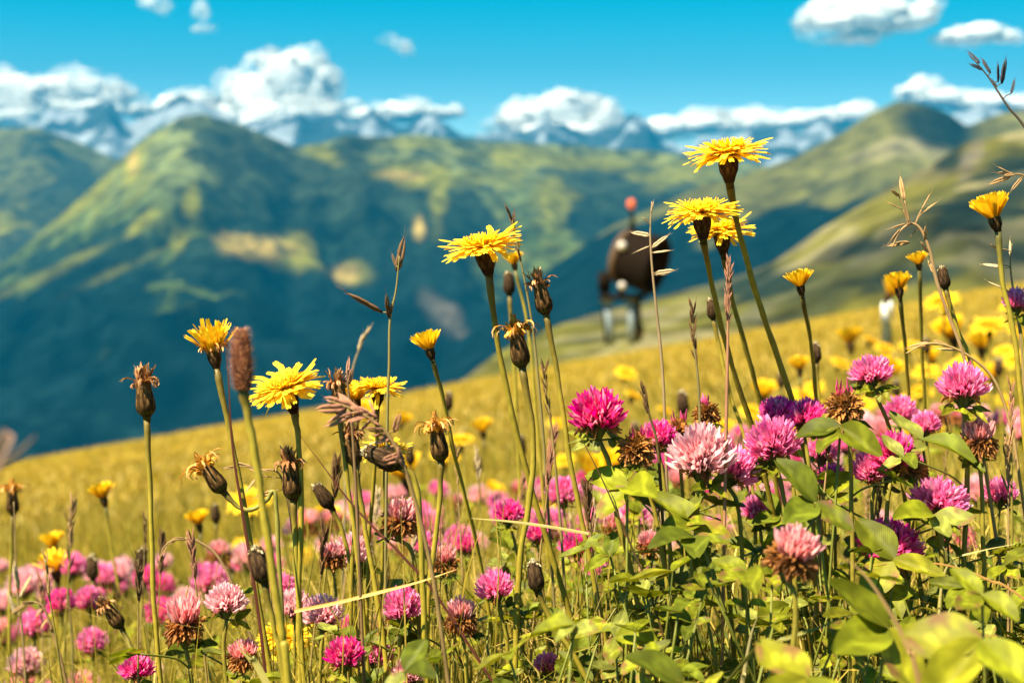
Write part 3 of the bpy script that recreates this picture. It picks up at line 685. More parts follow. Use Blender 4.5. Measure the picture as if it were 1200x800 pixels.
def add_leaf(root, o, a, b, s, r, nrm=None):
    """petiole from a to b (relative to root) and three leaflets"""
    mb = MB(); side = V3(r.uniform(-1, 1), r.uniform(-1, 1), 0) * (b - a).length * .15
    mb.tube(catmull([a, (a + b) / 2 + side, b], 4), [.0006 * max(.8, s)] * 9, 5, [(.13, .14, .02)] * 9)
    lf = put('leaf', mb.mesh('leaf', M_STEM), root)
    out = V3(b.x - a.x, b.y - a.y, 0); out = out.normalized() if out.length > 1e-4 else V3(1, 0, 0)
    nm = nrm or (V3(0, 0, 1) + V3(r.uniform(-.55, .55), r.uniform(-.75, .35), 0)).normalized()
    y0 = (out - nm * out.dot(nm)); y0 = y0.normalized() if y0.length > 1e-3 else frame(nm)[0]
    spread = R(r.uniform(62, 100)); k0 = r.randrange(12)
    for j, an in enumerate((-spread, 0, spread)):
        y = Matrix.Rotation(an + r.uniform(-.12, .12), 3, nm) @ y0; y = (y + nm * r.uniform(-.15, .35)).normalized()
        x = y.cross(nm).normalized(); z = x.cross(y)
        M = Matrix.Translation(b) @ Matrix((x, y, z)).transposed().to_4x4() @ Matrix.Scale(s * r.uniform(.9, 1.1), 4)
        put('leaflet', LEAFLETS[(k0 + j * 5) % 12], lf, M)
    return lf
cid = [0]
def clover(kind, c, w, route, d, label, group=None, d1=None, tilt=(0, 0), leaves=2, bracts=2, name='red_clover', squash=1.0):
    cid[0] += 1; i = cid[0]; r = random.Random(500 + i); d1 = d if d1 is None else d1
    s = w / FPX * d / .0228
    ctr = P(c[0], c[1], d); ax = V3(tilt[0], -tilt[1], 1).normalized()
    base_head = ctr - ax * (.0085 * s)
    n = len(route); pts = [base_head] + [P(x, y, d + (d1 - d) * (k + 1) / n) for k, (x, y) in enumerate(route)]
    pts = ground_route(pts); base = pts[-1].copy(); base.z = gnd(base.x, base.y)
    root = thing(name, base, label, 'clover', group)
    pp = rel(catmull(pts, 5), base); mb = MB(); stem(mb, pp, .00105 * s, .0012, (.16, .14, .02), (.20, .165, .02), 7)
    put('stem', mb.mesh('stem', M_STEM), root)
    M = axis_matrix(base_head - base, ax, r.uniform(0, 6.28), s) @ Matrix.Diagonal((1, 1, squash, 1))
    h = put('flower_head', CORE[i % 2], root, M)
    tag(put('florets', CLOV[kind][i % 2], h), kind='stuff')
    for k in range(bracts):
        a = base_head - base + V3(0, 0, -.001); an = r.uniform(0, 6.28); b = a + V3(math.cos(an), math.sin(an), .1) * .006 * s
        add_leaf(root, base, a, b, .46 * s * r.uniform(.8, 1.1), r, (V3(0, 0, 1) + V3(math.cos(an), math.sin(an), 0) * .3 + V3(0, -.35, 0)).normalized())
    for k in range(leaves):
        q = pp[int(len(pp) * r.uniform(.35, .75))]; an = r.uniform(0, 6.28); l = r.uniform(.015, .035)
        add_leaf(root, base, q, q + V3(math.cos(an) * l, math.sin(an) * l, l * .5), r.uniform(.5, .85), r)
    return root

# ---- grasses
def spikelet_mesh(seed, col, awn=.3):
    r = random.Random(seed); mb = MB(); dk = tuple(q * .55 for q in col)
    for k, (z, sd, l) in enumerate(((0, -1, .62), (0, 1, .7), (.2, -1, .7), (.32, 1, .66))):
        pts = [V3(sd * .02, 0, z), V3(sd * .085, 0, z + l * .3), V3(sd * .075, 0, z + l * .65), V3(sd * .02, 0, z + l)]
        mb.tube(pts, [.03, .075, .06, .004], 6, [dk, col, col, tuple(q * 1.2 for q in col)], True, .7)
        if awn: mb.tube([pts[-1], pts[-1] + V3(sd * .06, r.uniform(-.05, .05), awn)], [.008, .003], 3, [col, col])
    return mb.mesh('spikelet', M_HUSK)
SPK = {'straw': spikelet_mesh(1, (.42, .26, .12)), 'brown': spikelet_mesh(2, (.14, .075, .035)), 'slate': spikelet_mesh(3, (.055, .055, .075), .15), 'pink': spikelet_mesh(4, (.36, .17, .11), .1), 'pale': spikelet_mesh(5, (.55, .42, .26), .2)}
def grass(label, route, d, spikes, col, culm=(.22, .19, .06), rad=.0005, d1=None, group=None, auto=None, fat=.34):
    """spikes: (x, y of base, x, y of tip) as seen; auto: (t0, t1, n, len) packs them along the culm"""
    n = len(route); d1 = d if d1 is None else d1; r = random.Random(len(label) * 7 + int(route[0][0]))
    pts = [P(x, y, d + (d1 - d) * k / max(1, n - 1)) for k, (x, y) in enumerate(route)]
    pts = ground_route(pts); base = pts[-1].copy(); base.z = gnd(base.x, base.y)
    root = thing('grass_stalk', base, label, 'grass', group)
    pp = rel(catmull(pts, 8), base); mb = MB()
    k = len(pp); mb.tube(pp, [rad * (.6 + .8 * min(1, i / k * 2)) for i in range(k)], 6, [culm] * k)
    ends = []
    for (x0, y0, x1, y1) in spikes:
        a = P(x0, y0, d) - base; b = P(x1, y1, d) - base + V3(0, r.uniform(-.006, .006), 0)
        near = min(pp, key=lambda q: (q - a).length + max(0, q.z - a.z) * 2)
        if (near - a).length > .001: mb.tube(catmull([near, (near + a) / 2 + V3(0, 0, .0006), a], 3), [rad * .55] * 7, 4, [culm] * 7)
        ends.append((a, b, fat))
    if auto:
        t0, t1, m, ln = auto
        for q in range(m):
            i = (t0 + (t1 - t0) * q / m) * (k - 1); i0 = min(k - 2, int(i)); a = pp[i0].lerp(pp[i0 + 1], i - i0)
            t = (pp[max(0, i0 - 1)] - pp[i0 + 1]).normalized(); an = q * 2.4 + r.uniform(-.4, .4); x, y, z = frame(t)
            dv = (t + (x * math.cos(an) + y * math.sin(an)) * r.uniform(.18, .38)).normalized()
            ends.append((a, a + dv * ln * r.uniform(.8, 1.2), .34))
    put('culm', mb.mesh('culm', M_GRASS), root)
    for (a, b, fat) in ends:
        L = (b - a).length; M = axis_matrix(a, b - a, r.uniform(0, 6.28), 1) @ Matrix.Diagonal((L * fat * 2, L * fat * 2, L, 1))
        put('spikelet', SPK[col], root, M)
    return root
def blade(label, route, d, w=.0015, col=(.30, .25, .07), d1=None, group=None, down=True, name='bent_straw'):
    d1 = d if d1 is None else d1; n = len(route)
    pts = [P(x, y, d + (d1 - d) * k / max(1, n - 1)) for k, (x, y) in enumerate(route)]
    if down: pts = ground_route(pts)
    base = pts[-1].copy(); mb = MB(); pp = rel(catmull(pts, 6), base); k = len(pp)
    mb.strip(pp, [.6 * w * (.12 + .88 * min(1, 2.2 * i / k)) for i in range(k)], V3(1, .2, .5), [col] * k, .35)
    o = put(name, mb.mesh(name, M_GRASS)); o.location = base
    return tag(o, label, 'grass', group)

# ------------------------------------------------------------------ MACHINE at the meadow's edge
def machine():
    D = 23.0; base = P(725, 398, D); base.z = gnd(base.x, base.y)
    root = thing('snow_cannon', base, 'dark round drum machine on pale steel posts at the meadow edge', 'machine')
    def at(px, py, dz=0): return P(px, py, D) - base + V3(0, dz, 0)
    ax = (V3(.80, -.42, -.25)).normalized(); c = at(752, 306)
    x, y, z = frame(ax); M = Matrix.Translation(c) @ Matrix((x, y, z)).transposed().to_4x4()
    mb = MB(); w = (1, 1, 1)
    mb.lathe([(-.40, .30), (-.38, .38), (-.30, .43), (.05, .46), (.22, .48), (.28, .49), (.30, .47), (.28, .43), (.0, .40), (-.05, .05)], 40, [w] * 10, M=M)
    dr = put('drum', mb.mesh('drum', M_DARK), root)
    mb = MB(); mb.lathe([(-.46, .10), (-.45, .30), (-.41, .40), (-.33, .46), (-.27, .46), (-.27, .44)], 36, [w] * 6, M=M); put('rear_ring', mb.mesh('rear_ring', M_TAN), dr)
    mb = MB(); mb.lathe([(.0, .10), (.12, .12), (.24, .06), (.26, .01)], 20, [w] * 4, M=M); put('fan_hub', mb.mesh('fan_hub', M_DARK), dr)
    for k in range(7):
        mb = MB(); a = 2 * math.pi * k / 7; d = V3(math.cos(a), math.sin(a), 0); s = V3(-d.y, d.x, .6)
        mb.strip([M @ (d * q + V3(0, 0, .1)) for q in (.1, .25, .42)], [.05, .08, .09], M.to_3x3() @ s, [w] * 3, .1); put('fan_blade', mb.mesh('fan_blade', M_DARK), dr)
    mb = MB(); mb.tube([at(740, 268), at(742, 255), at(738, 245)], [.05, .03, .025], 8, [w] * 3); mast = put('mast', mb.mesh('mast', M_DARK), root)
    mb = MB(); mb.lathe([(-.08, .05), (-.06, .06), (0, .07), (.05, .06), (.07, .035), (.08, .01)], 20, [w] * 6, M=Matrix.Translation(at(740, 239))); put('beacon', mb.mesh('beacon', M_ORANGE), mast)
    for (lx, ly, rr) in ((727, 287, .07), (727, 333, .06)):
        mb = MB(); mb.lathe([(-.12, .03), (-.10, rr * .8), (-.02, rr), (.02, rr * .95), (.05, rr * .5), (.06, .01)], 20, [w] * 6, M=Matrix.Translation(at(lx, ly, -.35)) @ Matrix.Rotation(R(80), 4, 'X')); put('floodlight', mb.mesh('floodlight', M_LAMP), root)
    mb = MB(); mb.tube([at(722, 290), at(730, 315), at(728, 345), at(742, 352), at(756, 345)], [.05, .06, .06, .06, .05], 8, [w] * 5); put('yoke', mb.mesh('yoke', M_DARK), root)
    for (x0, y0, x1) in ((711, 352, 717), (739, 350, 741)):
        mb = MB(); p = at(x0, y0); q = at(x1, 404); mb.tube([p, q], [.06, .065], 12, [w] * 2); mb.box(at(x0, y0), (.2, .2, .06)); put('post', mb.mesh('post', M_GALV), root)
    mb = MB(); mb.tube([at(708, 322, .1), at(714, 404, .1)], [.07, .07], 10, [w] * 2); mb.box(at(709, 330, .1), (.2, .2, .3)); put('support', mb.mesh('support', M_DARK), root)
    mb = MB(); mb.tube([at(748, 345, .2), at(750, 402, .2)], [.05, .05], 10, [w] * 2); put('support', mb.mesh('support', M_DARK), root)
    mb = MB(); mb.box(at(751, 388, .2), (.12, .14, .16)); put('valve_box', mb.mesh('valve_box', M_TAN), root)
    mb = MB(); mb.box(at(725, 348), (.62, .3, .07)); put('cross_beam', mb.mesh('cross_beam', M_DARK), root)
machine()
def marker():
    D = 5.0; b = P(1038, 430, D); b.z = gnd(b.x, b.y); w = (1, 1, 1)
    root = thing('marker_post', b, 'thin dark marker post with a white top standing in the meadow', 'post')
    t = P(1038, 352, D) - b; m = P(1038, 376, D) - b
    mb = MB(); mb.tube([V3(0, 0, -.03), V3(m.x, 0, m.z)], [.019, .018], 12, [w] * 2); put('shaft', mb.mesh('shaft', M_BLACK), root)
    mb = MB(); mb.tube([V3(m.x, 0, m.z), V3(t.x, 0, t.z - .01), V3(t.x, 0, t.z)], [.0195, .0195, .012], 12, [w] * 3); put('white_cap', mb.mesh('white_cap', M_WHITE), root)
marker()

# ------------------------------------------------------------------ HAWKBITS seen clearly
H = hawkbit
H('open', (568, 297), [(573, 322), (583, 400), (606, 510), (634, 610), (662, 700), (690, 800)], 84, .60, 'wide open yellow hawkbit standing alone against the blue valley', d1=.62)
H('open', (853, 192), [(855, 214), (864, 262), (885, 340), (905, 400), (930, 475), (950, 560), (965, 640)], 86, .60, 'tallest open yellow hawkbit reaching above the ridge line', d1=.66)
H('open', (822, 254), [(824, 280), (832, 322), (846, 385), (866, 455), (892, 540)], 78, .59, 'open yellow hawkbit overlapping another just below the tallest one', d1=.64)
H('open', (845, 273), [(848, 298), (858, 350), (876, 415), (890, 468), (905, 540)], 70, .66, 'open yellow hawkbit half hidden behind its neighbour below the tallest one', d1=.70)
H('cup', (497, 388), [(507, 422), (520, 470), (533, 535), (552, 610), (570, 700)], 34, .61, 'half open yellow hawkbit cup leaning towards the bent seed grass', d1=.64)
H('open', (336, 453), [(345, 483), (350, 520), (353, 600), (350, 700), (352, 800)], 80, .60, 'open yellow hawkbit beside the fuzzy brown spike', lean=.15)
H('open', (444, 444), [(442, 476), (440, 540), (432, 640), (430, 760)], 56, .63, 'open yellow hawkbit behind the drooping brown grass panicle', d1=.66)
H('yellow', (246, 392), [(254, 432), (272, 520), (290, 615), (305, 720), (318, 800)], 50, .60, 'shaggy wilting orange hawkbit beside the fuzzy brown spike', thick=1.25)
H('dry', (167, 440), [(172, 488), (177, 600), (180, 700), (188, 800)], 30, .60, 'withered brown hawkbit head alone on a tall straight stem', thick=.95)
H('orange', (604, 385), [(612, 430), (625, 515), (620, 590), (609, 660), (603, 800)], 30, .60, 'drooping orange withered hawkbit beside the tall brown seed head', thick=1.2)
H('dry', (630, 325), [(640, 368), (655, 450), (668, 540), (688, 640), (718, 800)], 27, .60, 'tall brown closed hawkbit head with curled tip beside the wide open flower', thick=1.15)
H('orange', (511, 500), [(517, 540), (514, 600), (502, 700), (500, 800)], 28, .60, 'withered orange hawkbit on a thick stem in front of the blurred meadow', thick=1.15)
H('dry', (340, 545), [(344, 585), (347, 650), (352, 740), (356, 800)], 31, .60, 'dark withered hawkbit with drooping brown florets under the open flower', thick=1.1)
H('orange', (242, 549), [(262, 576), (278, 593), (295, 597), (312, 586), (322, 578), (326, 640), (332, 740), (338, 800)], 27, .59, 'withered orange hawkbit hanging over on a sharply crooked stem', stem_col=(.20, .18, .035))
H('dry', (396, 440), [(398, 485), (408, 570), (420, 660), (432, 800)], 26, .60, 'brown withered hawkbit crowded behind the drooping grass panicle', thick=1.1)
H('cup', (416, 448), [(418, 482), (418, 560), (412, 680), (410, 800)], 34, .64, 'orange half closed hawkbit squeezed between withered heads')
H('dry', (411, 510), [(416, 545), (428, 620), (445, 720), (455, 800)], 26, .60, 'brown bud shaped hawkbit below the crowded withered heads', thick=1.2)
H('bud', (430, 528), [(468, 546), (486, 562), (492, 610), (496, 700), (500, 800)], 28, .57, 'grey brown hawkbit bud lying nearly sideways on a bent stem')
H('open', (452, 522), [(452, 548), (450, 610), (446, 720), (445, 800)], 54, .66, 'open yellow hawkbit low beneath the sideways bud', d1=.7)
H('cup', (936, 322), [(940, 347), (950, 400), (956, 460), (962, 540)], 30, .66, 'small half open hawkbit against the grassy mountain shoulder', d1=.72)
H('cup', (1161, 242), [(1170, 272), (1175, 330), (1188, 390), (1197, 470), (1204, 560)], 44, .60, 'half open yellow hawkbit below the tan grass spikelets', thick=1.15)
H('cup', (1075, 298), [(1078, 318), (1080, 400), (1085, 500), (1090, 600)], 22, .74, 'small orange hawkbit cup behind the arched dry grass', d1=.8)
H('cup', (1052, 326), [(1055, 350), (1062, 420), (1067, 500), (1072, 600)], 30, .72, 'ragged yellow hawkbit with spread petals under the arched dry grass', d1=.78)
H('bud', (1104, 315), [(1108, 338), (1122, 385), (1140, 432), (1152, 520)], 16, .64, 'closed dark hawkbit bud under the arched dry grass')
H('bud', (833, 350), [(836, 374), (846, 420), (858, 470), (880, 540)], 15, .70, 'small dark hawkbit bud beside the overlapping open flowers')
H('bud', (300, 645), [(310, 682), (322, 740), (334, 800)], 26, .52, 'thick dark closed hawkbit bud among the close stems')
H('dry', (126, 712), [(142, 735), (152, 755), (163, 780), (168, 800)], 22, .64, 'grey withered hawkbit head tipped over a pale bent stem', stem_col=(.34, .28, .07))
H('bud', (374, 574), [(388, 594), (402, 625), (412, 680), (420, 800)], 20, .66, 'grey closed hawkbit bud leaning beside the thin red stem')
H('bud', (625, 660), [(630, 692), (650, 735), (690, 800)], 22, .55, 'dark closed hawkbit bud low among clover leaves')
H('bud', (956, 402), [(957, 424), (960, 470), (964, 540)], 14, .86, 'dark hawkbit bud standing before the yellow flower drift')
H('open', (335, 742), [(332, 770), (332, 800)], 60, .72, 'yellow hawkbit low among pale pink clovers')
# softly blurred ones further down the slope
for (k, dc, rt, w, d, lb) in (
    ('orange', (14, 572), [(15, 602), (12, 680), (10, 800)], 20, .95, 'blurred orange topped hawkbit by itself above the dry grass tuft'),
    ('cup', (118, 572), [(124, 594), (130, 640), (142, 710)], 28, 1.05, 'blurred orange hawkbit alone over the bare meadow'),
    ('cup', (60, 626), [(64, 650), (64, 720)], 26, 1.10, 'blurred orange hawkbit directly above a yellow one'),
    ('yellow', (61, 652), [(68, 682), (66, 740)], 34, 1.00, 'blurred yellow shaggy hawkbit directly below an orange one'),
    ('bud', (108, 656), [(109, 678), (111, 740)], 17, 1.05, 'blurred dark hawkbit bud beside yellow petals over the pink clovers'),
    ('bud', (167, 645), [(163, 667), (166, 720), (175, 790)], 16, .88, 'blurred dark hawkbit bud behind the tall straight stem'),
    ('cup', (230, 602), [(235, 624), (240, 690)], 26, 1.15, 'blurred orange hawkbit near the crooked stem'),
    ('bud', (252, 596), [(253, 612), (256, 680)], 13, 1.25, 'small blurred hawkbit bud near the crooked stem'),
    ('cup', (936, 424), [(938, 442), (940, 500)], 24, 1.5, 'blurred orange hawkbit in front of the yellow drift'),
    ('bud', (526, 466), [(525, 480), (528, 540)], 13, 1.35, 'small blurred dark hawkbit bud over the open meadow'),
    ('cup', (565, 500), [(567, 515), (570, 570)], 24, 1.8, 'blurred small yellow hawkbit over the open meadow'),
    ('bud', (596, 320), [(597, 345), (602, 420), (606, 500)], 16, .95, 'dark blurred hawkbit bud hidden behind the drooping orange head'),
    ('cup', (600, 292), [(604, 318), (618, 380), (628, 480)], 22, .85, 'pale orange hawkbit partly hidden behind the wide open flower')):
    H(k, dc, rt, w, d, lb, detail=False)

LAND = [(568, 300, 'the wide open hawkbit stem'), (617, 600, 'the drooping orange hawkbit stem'), (515, 560, 'the thick stemmed withered hawkbit'), (440, 580, 'the crowded withered heads'), (345, 600, 'the dark withered hawkbit'), (285, 600, 'the crooked hawkbit stem'), (175, 640, 'the lone brown head'), (62, 650, 'the blurred orange and yellow hawkbit pair'), (15, 660, 'the orange topped hawkbit'), (265, 706, 'the whitish pink clover'), (216, 738, 'the white tipped clover'), (130, 725, 'the tipped grey hawkbit head'), (470, 714, 'the low light pink clover'), (580, 692, 'the spiky light pink clover'), (700, 490, 'the deep magenta clover'), (680, 640, 'the soft magenta clover'), (822, 538, 'the large pale pink clover'), (906, 520, 'the bright pink clover'), (990, 478, 'the brown clover with pink tips'), (1021, 436, 'the light pink clover with broad leaves'), (1128, 456, 'the high straight stemmed pink clover'), (1146, 522, 'the fading clover'), (1102, 584, 'the salmon pink clover'), (1043, 640, 'the purple pink clover'), (928, 655, 'the drooping orange clover'), (1190, 400, 'the stem of the half open hawkbit'), (1070, 400, 'the small orange cups'), (740, 440, 'the drum machine'), (800, 700, 'the bright green clover stem'), (1150, 745, 'the big soft corner leaf'), (1045, 735, 'the tan twig'), (720, 720, 'the tall paired stems'), (380, 720, 'the mauve clover'), (600, 780, 'the long pale stem')]
def near(px, py): return min(LAND, key=lambda l: (l[0] - px) ** 2 + (l[1] - py) ** 2)[2]
# drift of blurred yellow hawkbits behind the clovers
dr = random.Random(77)
DRIFT = [(735, 440), (742, 462), (780, 478), (1000, 408), (1018, 402), (1035, 412), (985, 425), (1010, 430), (1045, 345), (1105, 358), (1158, 380), (1185, 385), (1120, 400), (1150, 408), (1180, 410), (1195, 425), (1090, 420), (1120, 432), (1160, 440), (1060, 405),
         (960, 450), (940, 470), (975, 480), (1075, 460), (1050, 470), (900, 465), (880, 480), (1175, 470), (1195, 490), (1090, 495), (1110, 510), (1060, 520), (850, 500), (780, 560), (760, 580), (720, 545), (650, 500), (690, 560), (620, 540), (590, 545), (560, 560), (545, 520), (520, 540), (480, 560), (470, 500), (450, 585), (610, 580), (640, 590), (575, 585), (530, 570), (355, 560), (385, 620), (300, 590), (290, 640), (330, 610), (350, 650), (270, 570), (85, 655), (150, 665), (5, 745), (195, 655), (400, 590), (1010, 470), (1035, 440), (1140, 470), (1165, 500), (1080, 440), (1195, 450), (1020, 500), (985, 500), (930, 500), (1185, 360), (1130, 420), (1100, 445), (500, 590), (660, 545), (700, 470), (430, 480), (470, 475)]
for (x, y) in DRIFT:
    if x < 690 and dr.random() < .4: continue
    d = dr.uniform(1.8, 3.2) if y < 520 else dr.uniform(1.5, 2.4)
    px, py = x + dr.uniform(-6, 6), y + dr.uniform(-5, 5); s = dr.uniform(50, 78) / d
    right = x > 690
    H(dr.choice(('open', 'open', 'open', 'cup')), (px, py), [(px + dr.uniform(-5, 5), py + s * .34), (px + dr.uniform(-3, 5), py + s * .34 + 40 / d)], s, d,
      'out of focus yellow hawkbit behind ' + near(px, py), 'blurred yellow hawkbits', detail=False, lean=dr.uniform(-.1, .3))
for (x, y) in [(745, 500), (800, 470), (915, 440), (1000, 445), (1085, 400), (1130, 455), (1170, 425), (560, 540), (610, 520), (480, 530), (640, 560), (1050, 450)]:
    d = dr.uniform(1.2, 1.8); H('bud', (x, y), [(x + 1, y + 14), (x + 3, y + 50)], 20 / d, d, 'out of focus dark hawkbit bud behind ' + near(x, y), 'blurred hawkbit buds', detail=False)

# fuzzy spike, red stems
def fuzzy():
    d = .45; tip, bot = P(282, 386, d), P(285, 458, d)
    pts = ground_route([bot] + [P(x, y, d) for x, y in ((291, 490), (300, 540), (312, 620), (330, 740), (338, 800))]); base = pts[-1].copy(); base.z = gnd(base.x, base.y)
    root = thing('plantain', base, 'fuzzy pinkish brown plantain spike standing beside the wilting orange hawkbit', 'plantain')
    mb = MB(); stem(mb, rel(catmull(pts, 6), base), .0013, .0013, SD_, SG, 8, .0006); put('stem', mb.mesh('stem', M_STEM), root)
    ax = (tip - bot); L = ax.length; x, y, z = frame(ax); M = Matrix.Translation(bot - base) @ Matrix((x, y, z)).transposed().to_4x4()
    c = (.12, .055, .04); mb = MB(); mb.lathe([(0, .0012), (L * .05, .0024), (L * .3, .0028), (L * .8, .0027), (L * .95, .0018), (L, .0004)], 20, [c] * 6, 10, .06, M); sp_ = put('spike', mb.mesh('spike', M_INV), root)
    r = random.Random(3); mb = MB()
    for k in range(2600):
        t = r.random(); a = r.uniform(0, 6.28); rr = .0030 * math.sin(math.pi * min(.97, .12 + t * .85)) ** .5; dd = V3(math.cos(a), math.sin(a), 0); p = dd * rr + V3(0, 0, t * L)
        q = p + (dd + V3(0, 0, r.uniform(.1, .7))) * r.uniform(.0012, .0028); s_ = V3(-dd.y, dd.x, 0) * .00014
        i = len(mb.v); cc = r.choice(((.42, .20, .15), (.30, .12, .09), (.55, .34, .27))); [mb.add(M @ v_, cc) for v_ in (p - s_, p + s_, q)]; mb.f.append((i, i + 1, i + 2))
    tag(put('hairs', mb.mesh('hairs', M_HUSK), sp_), kind='stuff')
fuzzy()
blade('dark red bare stem rising beside the wilting orange hawkbit', [(264, 395), (268, 450), (272, 520), (284, 600), (300, 700), (312, 800)], .58, .0011, (.10, .028, .018), name='dry_stem')
blade('thin dark red stem slanting across the crooked hawkbit stem', [(350, 508), (378, 545), (408, 585), (440, 620), (475, 655), (530, 725)], .57, .0009, (.10, .03, .02), name='dry_stem')
blade('pink blurred grass tip poking in over the meadow edge', [(42, 510), (20, 532), (-10, 556), (-60, 600)], .26, .0017, (.42, .26, .2), name='dry_stem')

# ------------------------------------------------------------------ GRASS STALKS seen clearly
G = grass
G('seed grass with three brown spikelets and a side branch over the blue valley', [(468, 300), (464, 340), (457, 375), (456, 430), (454, 480), (452, 640)], .60, [(465, 318, 474, 276), (464, 312, 458, 296), (456, 372, 453, 342), (457, 374, 460, 352), (448, 366, 404, 341)], 'brown', (.26, .22, .08))
G('thin dark spike grass behind the wide open hawkbit', [(600, 258), (607, 290), (617, 340), (625, 390), (632, 460), (640, 560)], .66, [], 'brown', (.24, .2, .08), auto=(.0, .22, 9, .008))
G('bleached grass stalk with loose spikelets in front of the drum machine', [(764, 236), (762, 270), (764, 310), (770, 370), (776, 430), (780, 520)], .66, [(763, 250, 766, 235), (761, 262, 752, 254), (762, 288, 743, 296), (764, 290, 784, 274), (762, 276, 740, 272), (765, 296, 786, 293), (768, 320, 790, 316), (767, 322, 782, 322)], 'pale', (.36, .26, .15))
G('knobbly pink brown spike grass before the overlapping hawkbits', [(855, 312), (853, 350), (853, 400), (852, 450), (850, 560)], .58, [], 'pink', (.34, .17, .10), auto=(.0, .28, 26, .006))
G('slim dark spike grass over the bare meadow left of the pink brown spike', [(812, 364), (813, 400), (818, 445), (820, 500), (815, 580)], .62, [], 'brown', (.2, .17, .07), auto=(.0, .3, 12, .007))
G('dark slate seed grass with six spikelets against the white clouds', [(1143, 72), (1158, 90), (1170, 108), (1182, 126), (1204, 155), (1235, 230), (1250, 400)], .60, [(1148, 74, 1138, 58), (1152, 82, 1134, 74), (1161, 86, 1152, 66), (1170, 96, 1168, 72), (1174, 98, 1178, 66), (1185, 110, 1192, 90), (1168, 102, 1160, 90)], 'slate', (.09, .07, .06), .0004)
G('arched dry straw grass with feathery branches behind small orange cups', [(1046, 290), (1054, 272), (1068, 262), (1080, 270), (1090, 295), (1098, 330), (1112, 370), (1130, 420), (1150, 520)], .62,
  [(1060, 235, 1058, 205), (1054, 230, 1040, 222), (1058, 246, 1038, 236), (1080, 246, 1094, 226), (1080, 250, 1101, 236), (1062, 262, 1044, 268), (1056, 268, 1042, 284), (1066, 284, 1042, 288), (1070, 262, 1058, 262), (1078, 266, 1070, 276), (1084, 282, 1082, 264), (1088, 296, 1076, 282), (1092, 308, 1088, 290), (1094, 320, 1090, 304)], 'straw', (.40, .26, .13), .0006)
G('tan spikelets of a grass leaning in above the half open hawkbit', [(1186, 204), (1200, 206), (1225, 225), (1250, 300)], .60, [(1186, 204, 1167, 195), (1188, 204, 1166, 202), (1184, 207, 1162, 216), (1198, 208, 1183, 224), (1190, 204, 1172, 206)], 'straw', (.3, .2, .1))
G('pale spikelets crossing the half open hawkbit stem', [(1186, 285), (1184, 305), (1186, 330), (1194, 380), (1200, 450)], .62, [(1184, 300, 1188, 281), (1170, 292, 1156, 285), (1184, 314, 1172, 313), (1172, 312, 1154, 310), (1184, 342, 1160, 330)], 'pale', (.34, .25, .12), .0004)
G('soft brown pink grass panicle drooping in front of the crowded hawkbits', [(386, 470), (410, 478), (440, 495), (462, 520), (478, 560), (500, 640), (520, 760)], .50, [(410, 476, 378, 466), (405, 478, 370, 478), (412, 484, 378, 500), (420, 482, 392, 462), (428, 488, 408, 492), (436, 490, 420, 508), (444, 492, 416, 476), (448, 500, 424, 488), (454, 508, 434, 512), (432, 486, 404, 480), (462, 518, 444, 512), (468, 532, 448, 538), (472, 544, 460, 530), (426, 484, 398, 488), (450, 505, 428, 500), (458, 512, 436, 522), (466, 524, 446, 528), (440, 486, 430, 468), (470, 540, 452, 546), (462, 506, 470, 480), (474, 548, 466, 520)], 'pink', (.26, .17, .07), .0006, fat=.5)
G('arched straw grass tip bending over the yellow drift', [(1062, 414), (1085, 403), (1110, 405), (1140, 420), (1165, 445), (1182, 490), (1195, 560)], .62, [(1090, 402, 1066, 410), (1100, 404, 1078, 402), (1112, 406, 1094, 398), (1122, 410, 1100, 410)], 'straw', (.42, .29, .12), .0005)
G('pale dry grass tuft with two seed branches under the orange topped hawkbit', [(16, 588), (18, 640), (20, 690), (26, 740), (30, 800)], .80, [(22, 690, 16, 655), (22, 700, 38, 672), (18, 720, 8, 690)], 'pale', (.36, .25, .12))
G('dry grass nodding over beside the tall straight stem', [(186, 664), (190, 645), (200, 634), (216, 631), (232, 634), (258, 656), (285, 720)], .70, [(190, 650, 185, 666), (196, 638, 188, 652), (206, 632, 194, 640), (218, 631, 204, 628), (228, 633, 214, 638)], 'straw', (.34, .22, .1))
G('curling dry brown grass in front of the blurred pink clovers', [(20, 716), (32, 706), (48, 708), (58, 728), (66, 755), (78, 800)], .72, [(30, 707, 16, 716), (40, 706, 26, 702), (50, 712, 42, 722), (56, 724, 48, 736), (60, 740, 66, 724)], 'straw', (.30, .19, .09))
G('dark thin spike grass behind the blurred shaggy yellow hawkbit', [(80, 612), (82, 650), (80, 690), (84, 740), (86, 800)], .85, [], 'brown', (.2, .16, .06), auto=(.0, .35, 10, .009))
G('dry spikelets hanging across the reddish stem', [(262, 548), (285, 546), (305, 550), (330, 560), (345, 640), (350, 720)], .62, [(280, 546, 262, 548), (296, 547, 274, 543), (300, 549, 318, 552), (292, 548, 310, 556), (300, 560, 288, 577), (322, 575, 296, 586)], 'straw', (.3, .2, .1), .0004)
G('slim spike grass right of the drooping orange hawkbit', [(638, 432), (640, 460), (646, 500), (652, 560), (660, 660)], .66, [], 'brown', (.28, .22, .08), auto=(.0, .35, 12, .007))
G('brown tip grass above the crowded withered heads', [(407, 432), (408, 455), (414, 520), (420, 640)], .56, [(407, 440, 408, 418), (409, 450, 414, 428)], 'pink', (.2, .12, .06))
G('far thin grass leaning over the blue valley', [(432, 382), (425, 400), (414, 430), (408, 480), (404, 600)], .90, [(424, 400, 436, 380), (420, 412, 426, 390)], 'pale', (.30, .24, .14), .0006)
G('tiny dark seed grass above the pink clover cluster', [(755, 462), (762, 490), (770, 520), (776, 600)], .60, [], 'brown', (.12, .09, .03), .0005, auto=(.0, .2, 6, .007))
